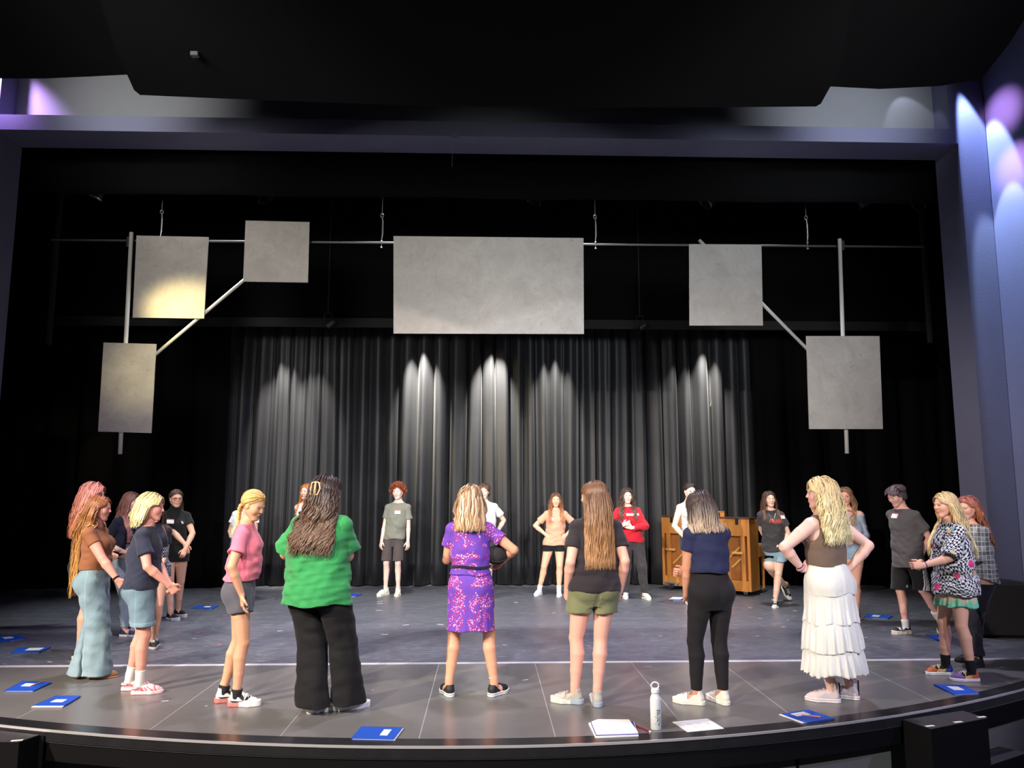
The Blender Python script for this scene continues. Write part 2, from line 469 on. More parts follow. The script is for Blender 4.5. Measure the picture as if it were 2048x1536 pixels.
class Body:
    def __init__(s, H=1.65, male=False, w=1.0, vox=.007, pose=None, bust=1.0):
        p = dict(pelvis=(0,0), chest=(0,0), neck=(0,0), twist=0.0, head=(0,0,0),
                 footR=(.10,0), footL=(-.10,0), toeR=8, toeL=-8, liftR=0, liftL=0, pitchR=0, pitchL=0, poleR=None, poleL=None,
                 handR=(.25,.04,.80), handL=(-.25,.04,.80), elbR=(.25,-1,0), elbL=(-.25,-1,0),
                 palmR=(-1,0,0), palmL=(1,0,0), fdR=None, fdL=None, curlR=.35, curlL=.35, hip=0.0, drop=0.0)
        p.update(pose or {}); s.p = p; s.H = H; s.s = H/1.68; s.w = w; s.male = male
        xs_ = [p['footR'][0], p['footL'][0], p['handR'][0], p['handL'][0], p['pelvis'][0], p['chest'][0], p['neck'][0], .2+p['chest'][0], -.2+p['chest'][0]]
        ys_ = [p['footR'][1], p['footL'][1], p['handR'][1], p['handL'][1], p['pelvis'][1], p['chest'][1], p['neck'][1]]
        mx = .20 if p.get('wide') else .13
        G = s.G = Grid((min(xs_)-mx, min(min(ys_)-.17, -.26), -.01), (max(xs_)+mx, max(max(ys_)+.20, .24), 1.76), vox)
        s.vox = vox
        tab = MAL if male else FEM
        dz = p['drop']
        cx, cy, tw = s.centre
        s.tab = [(z, rx*(1+(w-1)*(1.0 if z < 1.3 else .55)), ry*(1+(w-1)*(1.15 if z < 1.3 else .5)), oy) for z, rx, ry, oy in tab]
        T = s.T = G.new()
        s.loft(T, s.tab, .74, 1.45)
        P = p
        c = lambda z: np.array([cx(z), cy(z)])
        def at(x, y, z):
            t = tw(z); cc = c(z)
            return v3(cc[0]+x*math.cos(t)-y*math.sin(t), cc[1]+x*math.sin(t)+y*math.cos(t), z)
        s.at = at
        if not male and bust:
            for q in (-1, 1): add_ell(G, T, at(q*.068*w, .078*w, 1.232), (.056*bust, .050*bust*w, .058*bust), .04)
        for q in (-1, 1): add_ell(G, T, at(q*.072*w, -.052*w, .865), (.085*w, .078*w, .095), .04)
        s.sh = {}
        shw = (.170 if male else .150)*(1+(w-1)*.5)
        s.nb = at(0, -.008, 1.415)
        for q, n in ((1,'R'), (-1,'L')):
            s.sh[n] = at(q*shw, -.008, 1.332+p.get('shz'+n, 0))
            add_cone(G, T, s.nb+v3(0,0,.010), s.sh[n]+v3(0,0,.004), .030, .036, .03)
        # head
        s.Rh = rotm(*[math.radians(a) for a in p['head']])
        up = nrm(v3(0, .10, 1)+.5*(s.Rh@v3(0,0,1)-v3(0,0,1)))
        s.hc = s.nb+up*.075+s.Rh@v3(0,.012,.078)
        s.HF = G.new(); s.head_field()
        add_cone(G, T, s.nb-v3(0,0,.03), s.hc+s.Rh@v3(0,-.030,-.055), .047 if not male else .056, .044 if not male else .052, .025)
        # legs
        s.Lf = {}; s.leg = {}; s.ankle = {}; s.knee = {}; s.hipj = {}
        for q, n in ((1,'R'), (-1,'L')):
            F = G.new(); fx, fy = p['foot'+n]; lift = p['lift'+n]
            ang = math.radians(p['toe'+n]); fd = v3(math.sin(ang), math.cos(ang), 0)
            hj = at(q*.082*w, .0, .885-dz)
            an = v3(fx, fy, .085+lift)
            hd = math.hypot(hj[0]-fx, hj[1]-fy); need = (hj[2]-an[2])-math.sqrt(max(.2, .801**2-hd**2))
            if need > 0: hj = hj-v3(0,0,need)
            pole = p['pole'+n] if p['pole'+n] is not None else (fd[0]*.5+q*.05, 1, 0)
            kn, an = ik(hj, an, .405, .400, pole)
            s.hipj[n], s.knee[n], s.ankle[n] = hj, kn, an
            ww = 1+(w-1)*.9
            sh = nrm(an-kn); bk = nrm(np.cross(np.cross(sh, v3(0,1,0)), sh))*-1
            bk = -fd-sh*(-fd@sh); bk = nrm(bk)
            mid = hj+(kn-hj)*.45
            m_ = .93 if male else 1.0
            add_cone(G, F, hj, mid, .092*ww*m_, .077*ww*m_, .008)
            add_cone(G, F, mid, kn, .077*ww*m_, .052*ww, .008)
            cf = kn+(an-kn)*.28+bk*.012; c2 = kn+(an-kn)*.60+bk*.004
            add_cone(G, F, kn, cf, .050*ww, .053*ww, .008)
            add_cone(G, F, cf, c2, .053*ww, .043*ww, .008); add_cone(G, F, c2, an+v3(0,0,.02), .043*ww, .0315*ww, .008)
            add_cone(G, F, an+v3(0,0,.05), an, .032, .034, .01)
            add_ell(G, F, kn+fd*.018, (.034*ww,.034*ww,.045), .012)
            s.footdir = fd
            pt = p['pitch'+n]; fd2 = fd*math.cos(math.radians(pt))-v3(0,0,1)*math.sin(math.radians(pt))
            up2 = nrm(np.cross(np.cross(fd2, v3(0,0,1)), fd2)); up2 = up2 if up2[2] > 0 else -up2
            add_cone(G, F, an-up2*.04-fd2*.02, an-up2*.045+fd2*.09, .03, .03, .02)
            add_cone(G, F, an-up2*.045+fd2*.09, an-up2*.06+fd2*.14, .032, .018, .02)
            s.Lf[n] = F; s.leg[n] = (fd, pt)
        # arms
        s.Af = {}; s.el = {}; s.wr = {}
        for q, n in ((1,'R'), (-1,'L')):
            F = G.new(); el, wr = ik(s.sh[n], p['hand'+n], .275, .245, p['elb'+n])
            s.el[n], s.wr[n] = el, wr; aw = 1+(w-1)*.9
            add_ell(G, F, s.sh[n], (.050*aw,.050*aw,.050), .01)
            add_cone(G, F, s.sh[n], s.sh[n]+(el-s.sh[n])*.4, .048*aw, .0455*aw, .008)
            add_cone(G, F, s.sh[n]+(el-s.sh[n])*.4, el, .0455*aw, .036*aw, .008)
            fm = el+(wr-el)*.28
            add_cone(G, F, el, fm, .036*aw, .0385*aw, .008)
            add_cone(G, F, fm, wr, .0385*aw, .0235, .008)
            s.hand(F, n, q)
            s.Af[n] = F
        B = T.copy()
        LL = s.Lf['R']; 
        LR = smin(s.Lf['R'], s.Lf['L'], .012)
        B = smin(B, LR, .035)
        for n in 'RL': s.union_arm(B, s.Af[n], n, .004, .035, .04, .09)
        B = smin(B, s.HF, .012)
        s.B = B.astype(np.float32)
        s.LR = LR; s.low = smin(T, LR, .035).astype(np.float32)
    def arm_box(s, n, m=.12):
        pts = np.stack([s.sh[n], s.el[n], s.wr[n], s.wr[n]+nrm(s.wr[n]-s.el[n])*.1])
        return s.G.sl(pts.min(0)-m, pts.max(0)+m, 0)
    def union_arm(s, F, S, n, k0, k1, d0, d1):
        sl = s.arm_box(n, .16); X, Y, Z = s.G.xyz(sl); sh = s.sh[n]
        ds = np.sqrt((X-sh[0])**2+(Y-sh[1])**2+(Z-sh[2])**2)
        F[sl] = smin(F[sl], S[sl], k0+k1*np.clip(1-(ds-d0)/d1, 0, 1))
    def ripple(s, F, amp, seed, f, sc=(1,1,1), env=None, f2=None):
        idx = np.nonzero(np.abs(F) < .03)
        x, y, z = [s.G.ax[i][idx[i]] for i in range(3)]
        n = noise3((x*sc[0], y*sc[1], z*sc[2]), seed, f)
        if f2: n = n+.55*noise3((x*sc[0]*1.2, y*sc[1]*1.2, z*sc[2]), seed+9, f2)
        n = np.sign(n)*np.abs(n)**.8
        if env is not None: n = n*env(x, y, z)
        F[idx] += amp*n
    @property
    def centre(s):
        p = s.p
        def itp(z, k):
            a, b, c = p['pelvis'][k], p['chest'][k], p['neck'][k]
            return np.interp(z, [.90, 1.16, 1.42, 1.60], [a, b, c, c+(c-b)*.6])
        tw = lambda z: np.interp(z, [.92, 1.35], [math.radians(p['hip']), math.radians(p['twist'])])
        return (lambda z: itp(z, 0)), (lambda z: itp(z, 1)), tw
    def loft_d(s, sl, tab, z0, z1, ex=0.0, mod=None):
        G = s.G; X, Y, Z = G.xyz(sl); cx, cy, tw = s.centre
        z = G.ax[2][sl[2]].astype(float)
        rx = (interp_tab(z, tab, 1)+ex)[None,None,:]; ry = (interp_tab(z, tab, 2)+ex)[None,None,:]; oy = interp_tab(z, tab, 3)
        t = tw(z)[None,None,:]; ct, st = np.cos(t), np.sin(t)
        x0 = X-cx(z)[None,None,:]; y0 = Y-cy(z)[None,None,:]
        x = x0*ct+y0*st; y = -x0*st+y0*ct-oy[None,None,:]
        if mod is not None:
            a = np.arctan2(y/ry, x/rx); m = mod(a, Z); rx = rx*m; ry = ry*m
        k = np.sqrt((x/rx)**2+(y/ry)**2); g = np.sqrt((x/rx**2)**2+(y/ry**2)**2)
        d = k*(k-1)/np.maximum(g, 1e-6)
        return np.maximum(d, np.maximum(z0-Z, Z-z1))
    def loft(s, F, tab, z0, z1, ex=0.0, k=.02, mod=None):
        cx, cy, tw = s.centre
        m = max(max(r[1], r[2]) for r in tab)+abs(ex)+.06
        lo = [min(cx(z0), cx(z1))-m, min(cy(z0), cy(z1))-m, z0]; hi = [max(cx(z0), cx(z1))+m, max(cy(z0), cy(z1))+m, z1]
        sl = s.G.sl(lo, hi)
        F[sl] = smin(F[sl], s.loft_d(sl, tab, z0, z1, ex, mod), k)
    def head_field(s):
        G = s.G; R = s.Rh; c = s.hc
        sl = G.sl(c-.15, c+.15, .02)
        X, Y, Z = G.xyz(sl); x, y, z = X-c[0], Y-c[1], Z-c[2]
        q = (R[0,0]*x+R[1,0]*y+R[2,0]*z, R[0,1]*x+R[1,1]*y+R[2,1]*z, R[0,2]*x+R[1,2]*y+R[2,2]*z)
        d = ell_d(q, (0,-.016,.030), (.075,.092,.084))
        d = smin(d, ell_d(q, (0,.014,-.008), (.063,.074,.086)), .02)
        d = smin(d, cone_d(q, v3(0,.020,-.045), v3(0,.058,-.092), .046, .020), .022)
        for e in (-1,1):
            d = smin(d, cone_d(q, v3(e*.050,-.002,-.045), v3(e*.020,.055,-.090), .020, .016), .025)
            d = smin(d, ell_d(q, (e*.038,.052,-.020), (.022,.022,.026)), .03)
            d = -smin(-d, ell_d(q, (e*.031,.092,.006), (.019,.014,.012)), .010)
            d = smin(d, ell_d(q, (e*.031,.070,.005), (.0135,.0135,.0125)), .004)
            d = smin(d, cone_d(q, v3(e*.014,.082,.022), v3(e*.045,.070,.021), .006, .005), .01)
            d = smin(d, ell_d(q, (e*.075,-.004,-.004), (.009,.020,.030)), .006)
        d = smin(d, cone_d(q, v3(0,.082,.010), v3(0,.096,-.020), .006, .0095), .008)
        for e in (-1,1): d = smin(d, ell_d(q, (e*.009,.088,-.023), (.007,.009,.006)), .005)
        d = smin(d, ell_d(q, (0,.077,-.051), (.021,.013,.006)), .008)
        d = smin(d, ell_d(q, (0,.074,-.063), (.018,.013,.007)), .008)
        d = -smin(-d, cone_d(q, v3(-.013,.0925,-.057), v3(.013,.0925,-.057), .002, .002), .003)
        s.HF[sl] = d
    def hand(s, F, n, q):
        G = s.G; el, wr = s.el[n], s.wr[n]; p = s.p
        d = nrm(p['fd'+n]) if p['fd'+n] is not None else nrm(wr-el)
        pn = np.asarray(p['palm'+n], float); pn = nrm(pn-d*(pn@d))      # out of the palm
        ac = np.cross(d, pn)
        # thumb side: forward/up side
        ts = ac if (ac@v3(0,1,.3)) > 0 else -ac
        if p.get('thumb'+n) is not None: ts = ac*np.sign(ac@np.asarray(p['thumb'+n], float))
        curl = p['curl'+n]
        for o, r in ((-.024,.0125), (-.008,.0135), (.008,.0135), (.024,.012)):
            add_cone(G, F, wr+ts*o*.6, wr+d*.078+ts*o, .0135, r, .012)
        for i, (o, L) in enumerate(((.027,.066), (.009,.074), (-.009,.068), (-.026,.054))):
            b = wr+d*.080+ts*o; a = curl*(.9+.08*i); rr = .0082 if i < 3 else .0074
            dirv = d+ts*o*.8*(1-min(1, curl)); dirv = nrm(dirv)
            for j, fr in enumerate((.45, .32, .23)):
                aa = a*(j+1)*.9
                dd = nrm(dirv*math.cos(aa)+pn*math.sin(aa)); e = b+dd*L*fr
                add_cone(G, F, b, e, rr, rr*.93, .003 if j == 0 else .002); b = e; rr *= .95
        b = wr+d*.022+ts*.024; t1 = b+nrm(d*.75+ts*.75+pn*.35)*.040; t2 = t1+nrm(d+ts*.15+pn*.5)*.034
        add_cone(G, F, b, t1, .0135, .0105, .008); add_cone(G, F, t1, t2, .0100, .0080, .003)
    # ---- sampling of a field
    def sample(s, F, pts):
        q = (pts-s.G.lo)/s.G.h; q = np.clip(q, 0, np.array(F.shape)-1.001); i = np.floor(q).astype(int); f = q-i
        out = 0
        for c in np.ndindex(2,2,2):
            w = np.prod([f[:,a] if c[a] else 1-f[:,a] for a in range(3)], axis=0)
            out = out+w*F[i[:,0]+c[0], i[:,1]+c[1], i[:,2]+c[2]]
        return out
    def grad(s, F, pts, e=.012):
        g = np.stack([s.sample(F, pts+np.eye(3)[a]*e)-s.sample(F, pts-np.eye(3)[a]*e) for a in range(3)], axis=1)
        return g/np.maximum(1e-6, np.linalg.norm(g, axis=1))[:, None]

# ---------------- colours on the body
def skin_paint(B, v, skin, brow=(.10,.06,.04), iris=(.045,.035,.03), lips=None):
    skin = np.array(skin); c = np.tile(skin, (len(v), 1))
    r = np.array(noise3((v[:,0], v[:,1], v[:,2]), 3, 22.))[:, None]
    c *= 1+.05*r*np.array([.6, 1, 1])
    q = (v-B.hc)@B.Rh
    x, y, z = np.abs(q[:,0]), q[:,1], q[:,2]
    head = (np.linalg.norm(q, axis=1) < .16)
    def mixin(m, col): c[:] = c*(1-m[:,None])+np.array(col)*m[:,None]
    g = lambda d, w: np.exp(-(d/w)**2)*head
    mixin(.12*g(np.sqrt((x-.042)**2+(z+.025)**2), .022)*(y > .03), skin*np.array([1.05,.62,.58]))
    lips = skin*np.array([.80,.40,.40]) if lips is None else np.array(lips)
    mixin(((x < .023) & (np.abs(z+.057) < .0105*(1-.6*(x/.023)**2)) & (y > .06) & head)*.55, lips)
    mixin(((x < .017) & (np.abs(z+.057) < .002) & (y > .06) & head)*.5, lips*.4)
    eb = (np.abs(z-(.0265-.22*np.abs(x-.034))) < .0032) & (x > .014) & (x < .052) & (y > .04) & head
    mixin(eb*.6, brow)
    ex, ez = (x-.031)/.0155, (z-.005)/.0068
    e = (ex**2+ez**2 < 1) & (y > .05) & head
    mixin(e*1.0, (.50,.46,.44)); mixin(((ex*.0155)**2+(ez*.0068)**2 < .0062**2) & e, iris)
    mixin(((ex**2+((z-.0105+.2*ex**2*.01)/.0032)**2 < 1.1) & (y > .05) & head)*.75, np.array(brow)*.6)
    kn = 0
    for n in 'RL':
        for pt, w_ in ((B.knee[n], .045), (B.el[n], .04)):
            d = np.linalg.norm(v-pt, axis=1); m = .22*np.exp(-(d/w_)**2); c[:] = c*(1-m[:,None])+skin*np.array([1.0,.68,.62])*m[:,None]
        d = np.linalg.norm(v-(B.wr[n]+nrm(B.wr[n]-B.el[n])*.10), axis=1); m = .3*np.exp(-(d/.06)**2)
        c[:] = c*(1-m[:,None])+skin*np.array([1.0,.70,.66])*m[:,None]
    return np.clip(c, 0, 1)

def make_obj(B, F, name, mat, parent, colfn):
    r = surface_nets(F, B.G)
    if r is None: return None
    v, f = r
    c = colfn(v) if callable(colfn) else np.tile(np.array(colfn), (len(v), 1))
    return link_mesh(name, v*B.s, f, mat, parent, smooth=True, col=c)

def shaded_var(col, amt=.05, seed=1, f=9.):
    col = np.array(col)
    def fn(v):
        r = np.asarray(noise3((v[:,0], v[:,1], v[:,2]), seed, f))[:, None]
        return np.clip(col*(1+amt*r), 0, 1)
    return fn

# ---------------- garments
def g_top(B, hem=.93, ease=.012, hemx=.0, sleeve=.55, sr=(.066,.064), neck='crew', amp=.005, seed=1, top=1.408, straight=1.0, wav=.006, cuff=False, extra=None):
    G = B.G; F = G.new(); p = B.p
    tb = B.tab; bx = [r for r in tb if abs(r[0]-1.26) < .001][0]
    tab = []
    for z, rx, ry, oy in tb:
        if z < 1.26:
            t = (1.26-z)/(1.26-hem) if hem < 1.2 else 0; t = min(1.15, t)
            sx = bx[1]+ease+hemx*t; sy = bx[2]+.012+ease+hemx*.9*t
            tab.append((z, rx+ease*.6+max(0, sx-rx-ease*.6)*straight, ry+ease*.6+max(0, sy-ry-ease*.6)*straight, oy*.6))
        else: e_ = ease*max(.15, min(1, (1.36-z)/.10)); tab.append((z, rx+e_, ry+e_, oy))
    if hem < .74: 
        r0 = tab[0]; tab = [(.3, r0[1]+hemx*.5, r0[2]+hemx*.5, r0[3])]+tab
    B.loft(F, tab, hem-.05, top)
    for n in 'RL':
        if B.sh[n] is None: continue
    Zc = G.ax[2][None, None, :]
    F = smin(F, B.low-.006-.010*np.clip((1.04-Zc)/.06, 0, 1), .012)
    if sleeve > 0:
        for n, q in (('R',1), ('L',-1)):
            sh, el, wr = B.sh[n], B.el[n], B.wr[n]; S = G.new(); u = nrm(el-sh)
            aw = 1+(B.w-1)*.6; sl = B.arm_box(n, .16); X, Y, Z = G.xyz(sl)
            if sleeve <= 1:
                end = sh+(el-sh)*sleeve
                add_cone(G, S, sh+u*.012, end+u*.03, min(.052, sr[0])*aw, sr[1]*aw, .01)
                T = np.minimum(S[sl], B.Af[n][sl]-.005)
                pl = (X-end[0])*u[0]+(Y-end[1])*u[1]+(Z-end[2])*u[2]
                S[sl] = np.maximum(T, pl+.004*np.sin(40*(X+Y)))
            else:
                add_cone(G, S, sh+u*.01, el, min(.055, sr[0])*aw, sr[1]*aw, .01)
                wend = el+(wr-el)*(sleeve-1)
                add_cone(G, S, el, wend, sr[1]*aw, sr[1]*.82*aw, .02)
                T = np.minimum(S[sl], B.Af[n][sl]-.006)
                u2 = nrm(wr-el)
                near = ((X-wend[0])*u2[0]+(Y-wend[1])*u2[1]+(Z-wend[2])*u2[2])
                dist = np.sqrt((X-wend[0])**2+(Y-wend[1])**2+(Z-wend[2])**2)
                S[sl] = np.where(dist < .16, np.maximum(T, near), T)
            B.union_arm(F, S, n, .006, .03, .04, .10)
    # folds: denser to the waist, slanting from the armpits
    if amp: B.ripple(F, amp*1.4, seed, 17., (1,1,1.9), lambda x, y, z: np.clip((1.36-z)/.25, .25, 1), 34.)
    X, Y, Z = G.xyz(tuple(slice(0, m) for m in G.n))
    F = np.maximum(F, (hem-Z)+wav*np.sin(X*23+seed)+wav*.6*np.sin(Y*31+seed))
    F = np.maximum(F, Z-top)
    nb = B.nb
    SB = lambda c, r, k=.004: add_ell(G, F, c, r, k, sub=True)
    if neck == 'crew': SB(nb+v3(0,.020,.042), (.082,.080,.064))
    elif neck == 'wide': SB(nb+v3(0,.02,.04), (.15,.09,.075))
    elif neck == 'v': SB(nb+v3(0,.03,.035), (.075,.08,.075))
    elif neck == 'tank':
        SB(nb+v3(0,.03,.02), (.088,.12,.085)); SB(nb+v3(0,-.05,.01), (.080,.09,.095))
        for n in 'RL':
            d = nrm(B.sh[n]-nb); SB(B.sh[n]+d*.035+v3(0,0,-.012), (.066,.11,.112))
    elif neck == 'offshoulder':
        F = np.maximum(F, Z-1.345)
    if extra is not None: F = extra(F, (X,Y,Z))
    return F.astype(np.float32)

def g_pants(B, under=None, hem=.09, waist=1.02, r=(.115,.075,.075), ease=.008, amp=.004, seed=2, gap=True, hemR=None, flare=None, wav=0.004, band=0.0, groove=1.0):
    """r = radii of the leg of the garment at hip, knee, ankle"""
    G = B.G; F = G.new()
    tab = [(z, rx+ease, ry+ease, oy) for z, rx, ry, oy in B.tab]
    B.loft(F, tab, .80, waist)
    X, Y, Z = G.xyz(tuple(slice(0, m) for m in G.n))
    for q in (-1, 1):
        add_ell(G, F, B.at(q*.072*B.w, -.050*B.w, .865), ((.085+ease)*B.w, (.078+ease)*B.w, .10), .03)
    legs = []
    for n in 'RL':
        S = G.new(); hj, kn, an = B.hipj[n], B.knee[n], B.ankle[n]
        ww = 1+(B.w-1)*.9
        add_cone(G, S, hj, kn, r[0]*ww, r[1]*ww, .02)
        if hem < .45:
            e = an+(an-kn)*.2
            add_cone(G, S, kn, e, r[1]*ww, r[2]*ww, .02)
        S = smin(S, B.Lf[n]-max(.003, ease*.6), .01)
        if amp: B.ripple(S, amp, seed, 22., (1.3,1.3,.9 if hem > .4 else 1.6))
        z_ = G.ax[2].astype(float); ax_ = []
        for m_ in 'RL':
            zz = [B.ankle[m_][2], B.knee[m_][2], B.hipj[m_][2]]
            ax_.append([np.interp(z_, zz, [B.ankle[m_][i], B.knee[m_][i], B.hipj[m_][i]]) for i in (0, 1)])
        mx, my = (ax_[0][0]+ax_[1][0])/2, (ax_[0][1]+ax_[1][1])/2; nx, ny = ax_[0][0]-ax_[1][0], ax_[0][1]-ax_[1][1]
        hj0 = B.hipj['R']-B.hipj['L']; 
        wk = np.clip((z_-.62)/.15, 0, 1); nx = nx*(1-wk)+hj0[0]*wk; ny = ny*(1-wk)+hj0[1]*wk
        ln_ = np.maximum(.02, np.hypot(nx, ny)); nx, ny = nx/ln_, ny/ln_
        sg = 1 if n == 'R' else -1
        pl = .004-sg*((X-mx[None,None,:])*nx[None,None,:]+(Y-my[None,None,:])*ny[None,None,:])
        if n == 'R': mid = (mx, my, nx, ny)
        pl = pl-.30*np.clip((Z-.775), 0, 1)
        S = np.maximum(S, pl).astype(np.float32)
        legs.append(S)
    L = smin(legs[0], legs[1], .004); F = smin(F, B.low-max(.003, ease*.6), .01)
    F = smin(F, L, .012)
    if amp: B.ripple(F, amp*.6, seed+4, 26., (1,1,1.5))
    mx, my, nx, ny = mid
    zz = B.G.ax[2].astype(float); g_ = np.interp(zz, [.70, .80, .86, .95], [.030, .024, .008, 0])*(groove)
    dm = (X-mx[None,None,:])*nx[None,None,:]+(Y-my[None,None,:])*ny[None,None,:]
    F = F+(g_[None,None,:]*np.exp(-(dm/.011)**2))
    F = np.minimum(F, B.low-.003)
    F = np.maximum(F, hem-Z+wav*np.sin(X*27+Y*21+seed))
    F = np.maximum(F, Z-waist)
    if under is not None:
        sf, sh_ = under; F = np.maximum(F, np.where(Z > sh_+.016, sf+.004, -1))
    return F.astype(np.float32)

def g_skirt(B, tab, z0, z1, nf=14, fa=.03, amp=.004, seed=3, wav=.006):
    G = B.G; F = G.new()
    rs = np.random.RandomState(seed); ph = rs.rand(4)*6
    def mod(a, Z):
        k = np.clip((z1-Z)/(z1-z0), 0, 1)
        return 1+fa*k*(np.sin(nf*a+ph[0]+2*np.sin(2*a+ph[1]))+.5*np.sin((nf*2+1)*a+ph[2]))
    B.loft(F, tab, z0-.03, z1, mod=mod)
    X, Y, Z = G.xyz(tuple(slice(0, m) for m in G.n))
    if amp: B.ripple(F, amp, seed, 16.)
    F = np.maximum(F, z0-Z+wav*np.sin(X*30+ph[3])+wav*np.sin(Y*26))
    F = np.maximum(F, Z-z1)
    return F.astype(np.float32)

# ---------------- patches that lie on a garment (stickers, prints)
def on_surface(B, F, x, z, side=1, off=.002):
    """march from the front (side=+1) or back (-1) along local y at (x, z); returns y"""
    x = np.atleast_1d(x).astype(float); z = np.atleast_1d(z).astype(float)
    y = np.full(len(x), side*.40)
    for _ in range(90):
        d = B.sample(F, np.stack([x, y, z], 1))
        y = y-side*np.clip(d*.7, 0, .02)*(d > .0005)
    return y+side*off

def patch(B, F, name, parent, cx, cz, w, h, cols, side=1, rot=0.0, n=8, m=5, mat=None):
    vs = []; cs = []
    for j in range(m+1):
        for i in range(n+1):
            u, v = (i/n-.5)*w, (j/m-.5)*h
            vs.append((cx+u*math.cos(rot)-v*math.sin(rot), cz+u*math.sin(rot)+v*math.cos(rot)))
            cs.append(cols(i/n, j/m) if callable(cols) else cols)
    vs = np.array(vs); y = on_surface(B, F, vs[:,0], vs[:,1], side, .003)
    P = np.stack([vs[:,0], y, vs[:,1]], 1)
    P2 = P-np.array([0, side*.006, 0]); N = len(P)
    f = []
    for j in range(m):
        for i in range(n):
            a = j*(n+1)+i; q = (a, a+1, a+n+2, a+n+1)
            f.append(q[::-1] if side > 0 else q); f.append(tuple(t+N for t in (q if side > 0 else q[::-1])))
    rim = [i for i in range(n+1)]+[j*(n+1)+n for j in range(1, m+1)]+[m*(n+1)+i for i in range(n-1,-1,-1)]+[j*(n+1) for j in range(m-1,0,-1)]
    for i in range(len(rim)):
        a, b = rim[i], rim[(i+1) % len(rim)]; q = (a, b, b+N, a+N); f.append(q if side > 0 else q[::-1])
    return link_mesh(name, np.concatenate([P, P2])*B.s, f, mat or M_CLOTH, parent, smooth=False, col=np.array(cs+cs))

def side_patch(B, F, name, parent, cy, cz, w, h, cols, side=-1, n=9, m=6):
    """a print on the flank (local x) of a garment"""
    vs = np.array([(cy+(i/n-.5)*w, cz+(j/m-.5)*h) for j in range(m+1) for i in range(n+1)])
    x = np.full(len(vs), side*.40)
    for _ in range(90):
        d = B.sample(F, np.stack([x, vs[:,0], vs[:,1]], 1)); x = x-side*np.clip(d*.7, 0, .02)*(d > .0005)
    P = np.stack([x+side*.003, vs[:,0], vs[:,1]], 1); f = []; 
    for j in range(m):
        for i in range(n):
            if cols((i+.5)/n, (j+.5)/m): a = j*(n+1)+i; f.append((a, a+1, a+n+2, a+n+1))
    return link_mesh(name, P*B.s, f, M_CLOTH, parent, col=np.tile(np.array((.75,.75,.75)), (len(P),1)))

def text_polys(txt, size=1.0):
    cu = bpy.data.curves.new('lettering', 'FONT'); cu.body = txt; cu.size = size; cu.align_x = 'CENTER'; cu.align_y = 'CENTER'
    cu.resolution_u = 3
    o = bpy.data.objects.new('lettering', cu); COL.objects.link(o)
    bpy.context.view_layer.update()
    me = bpy.data.meshes.new_from_object(o.evaluated_get(bpy.context.evaluated_depsgraph_get()))
    vs = [tuple(v.co) for v in me.vertices]; fs = [tuple(p.vertices) for p in me.polygons]
    bpy.data.objects.remove(o); bpy.data.curves.remove(cu); bpy.data.meshes.remove(me)
    return vs, fs
def print_text(B, F, name, parent, txt, cx, cz, size, col, side=1, mirror=None):
    vs, fs = text_polys(txt, size); vs = np.array(vs)
    sx = -1 if side > 0 else 1
    x = cx+sx*vs[:,0]; z = cz+vs[:,1]; y = on_surface(B, F, x, z, side, .003)
    return link_mesh(name, np.stack([x, y, z], 1)*B.s, fs, M_CLOTH, parent, col=np.tile(np.array(col), (len(vs), 1)))

def name_tag(B, F, parent, x, z, rot=0.0, head=(.75,.12,.10)):
    cols = lambda u, v: head if v > .75 else (.85,.85,.85)
    o = patch(B, F, 'name_tag', parent, x, z, .088, .058, cols, 1, rot, 6, 8)
    o['label'] = 'white name sticker with red top edge'
    return o

# ---------------- hair
def scalp_points(n, seed, front=.30, low=-.50):
    r = np.random.RandomState(seed); i = np.arange(n*3)+.5
    ph = np.arccos(1-2*i/(n*3)); th = PI*(1+5**.5)*i
    u = np.stack([np.cos(th)*np.sin(ph), np.sin(th)*np.sin(ph), np.cos(ph)], 1)
    u += r.normal(size=u.shape)*.03; u /= np.linalg.norm(u, axis=1)[:, None]
    ok = (u[:,1] < front-.08+.95*u[:,2]) & (u[:,2] > low)
    return u[ok]
CR_C, CR_R = np.array([0,-.016,.030]), np.array([.076,.094,.084])

def strands_mesh(paths, radii, cols, ctr, nseg=6, flat=None):
    """every lock is a flattened ribbon lying on the head; its colour varies across its width"""
    V = []; Fc = []; C = []; base = 0; rr_ = np.random.RandomState(5)
    an = np.arange(nseg)*2*PI/nseg
    for si, (P, r, c) in enumerate(zip(paths, radii, cols)):
        m = len(P)
        if m < 3: continue
        fw, ft = (1.0, 1.0) if (flat is not None and flat[si]) else (2.3, .75)
        t = np.gradient(P, axis=0); t /= np.maximum(1e-9, np.linalg.norm(t, axis=1))[:, None]
        q = P-ctr; q[:, 2] = np.where(q[:, 2] > 0, q[:, 2], 0)
        a = np.cross(t, q+np.array([1e-4, 2e-4, 0])); a /= np.maximum(1e-9, np.linalg.norm(a, axis=1))[:, None]
        for k in range(1, m):
            if a[k]@a[k-1] < 0: a[k] = -a[k]
        b = np.cross(t, a)
        ring = P[:, None, :]+r[:, None, None]*(np.cos(an)[None, :, None]*a[:, None, :]*fw+np.sin(an)[None, :, None]*b[:, None, :]*ft)
        tone = rr_.uniform(.84, 1.14, nseg)
        V.append(ring.reshape(-1, 3)); C.append((c[:, None, :]*tone[None, :, None]).reshape(-1, 3))
        i = np.arange(m-1)[:, None]*nseg+base; k = np.arange(nseg)[None, :]
        Fc.append(np.stack([i+k, i+(k+1) % nseg, i+nseg+(k+1) % nseg, i+nseg+k], -1).reshape(-1, 4))
        base += m*nseg
    return np.concatenate(V), np.concatenate(Fc), np.clip(np.concatenate(C), 0, 1)

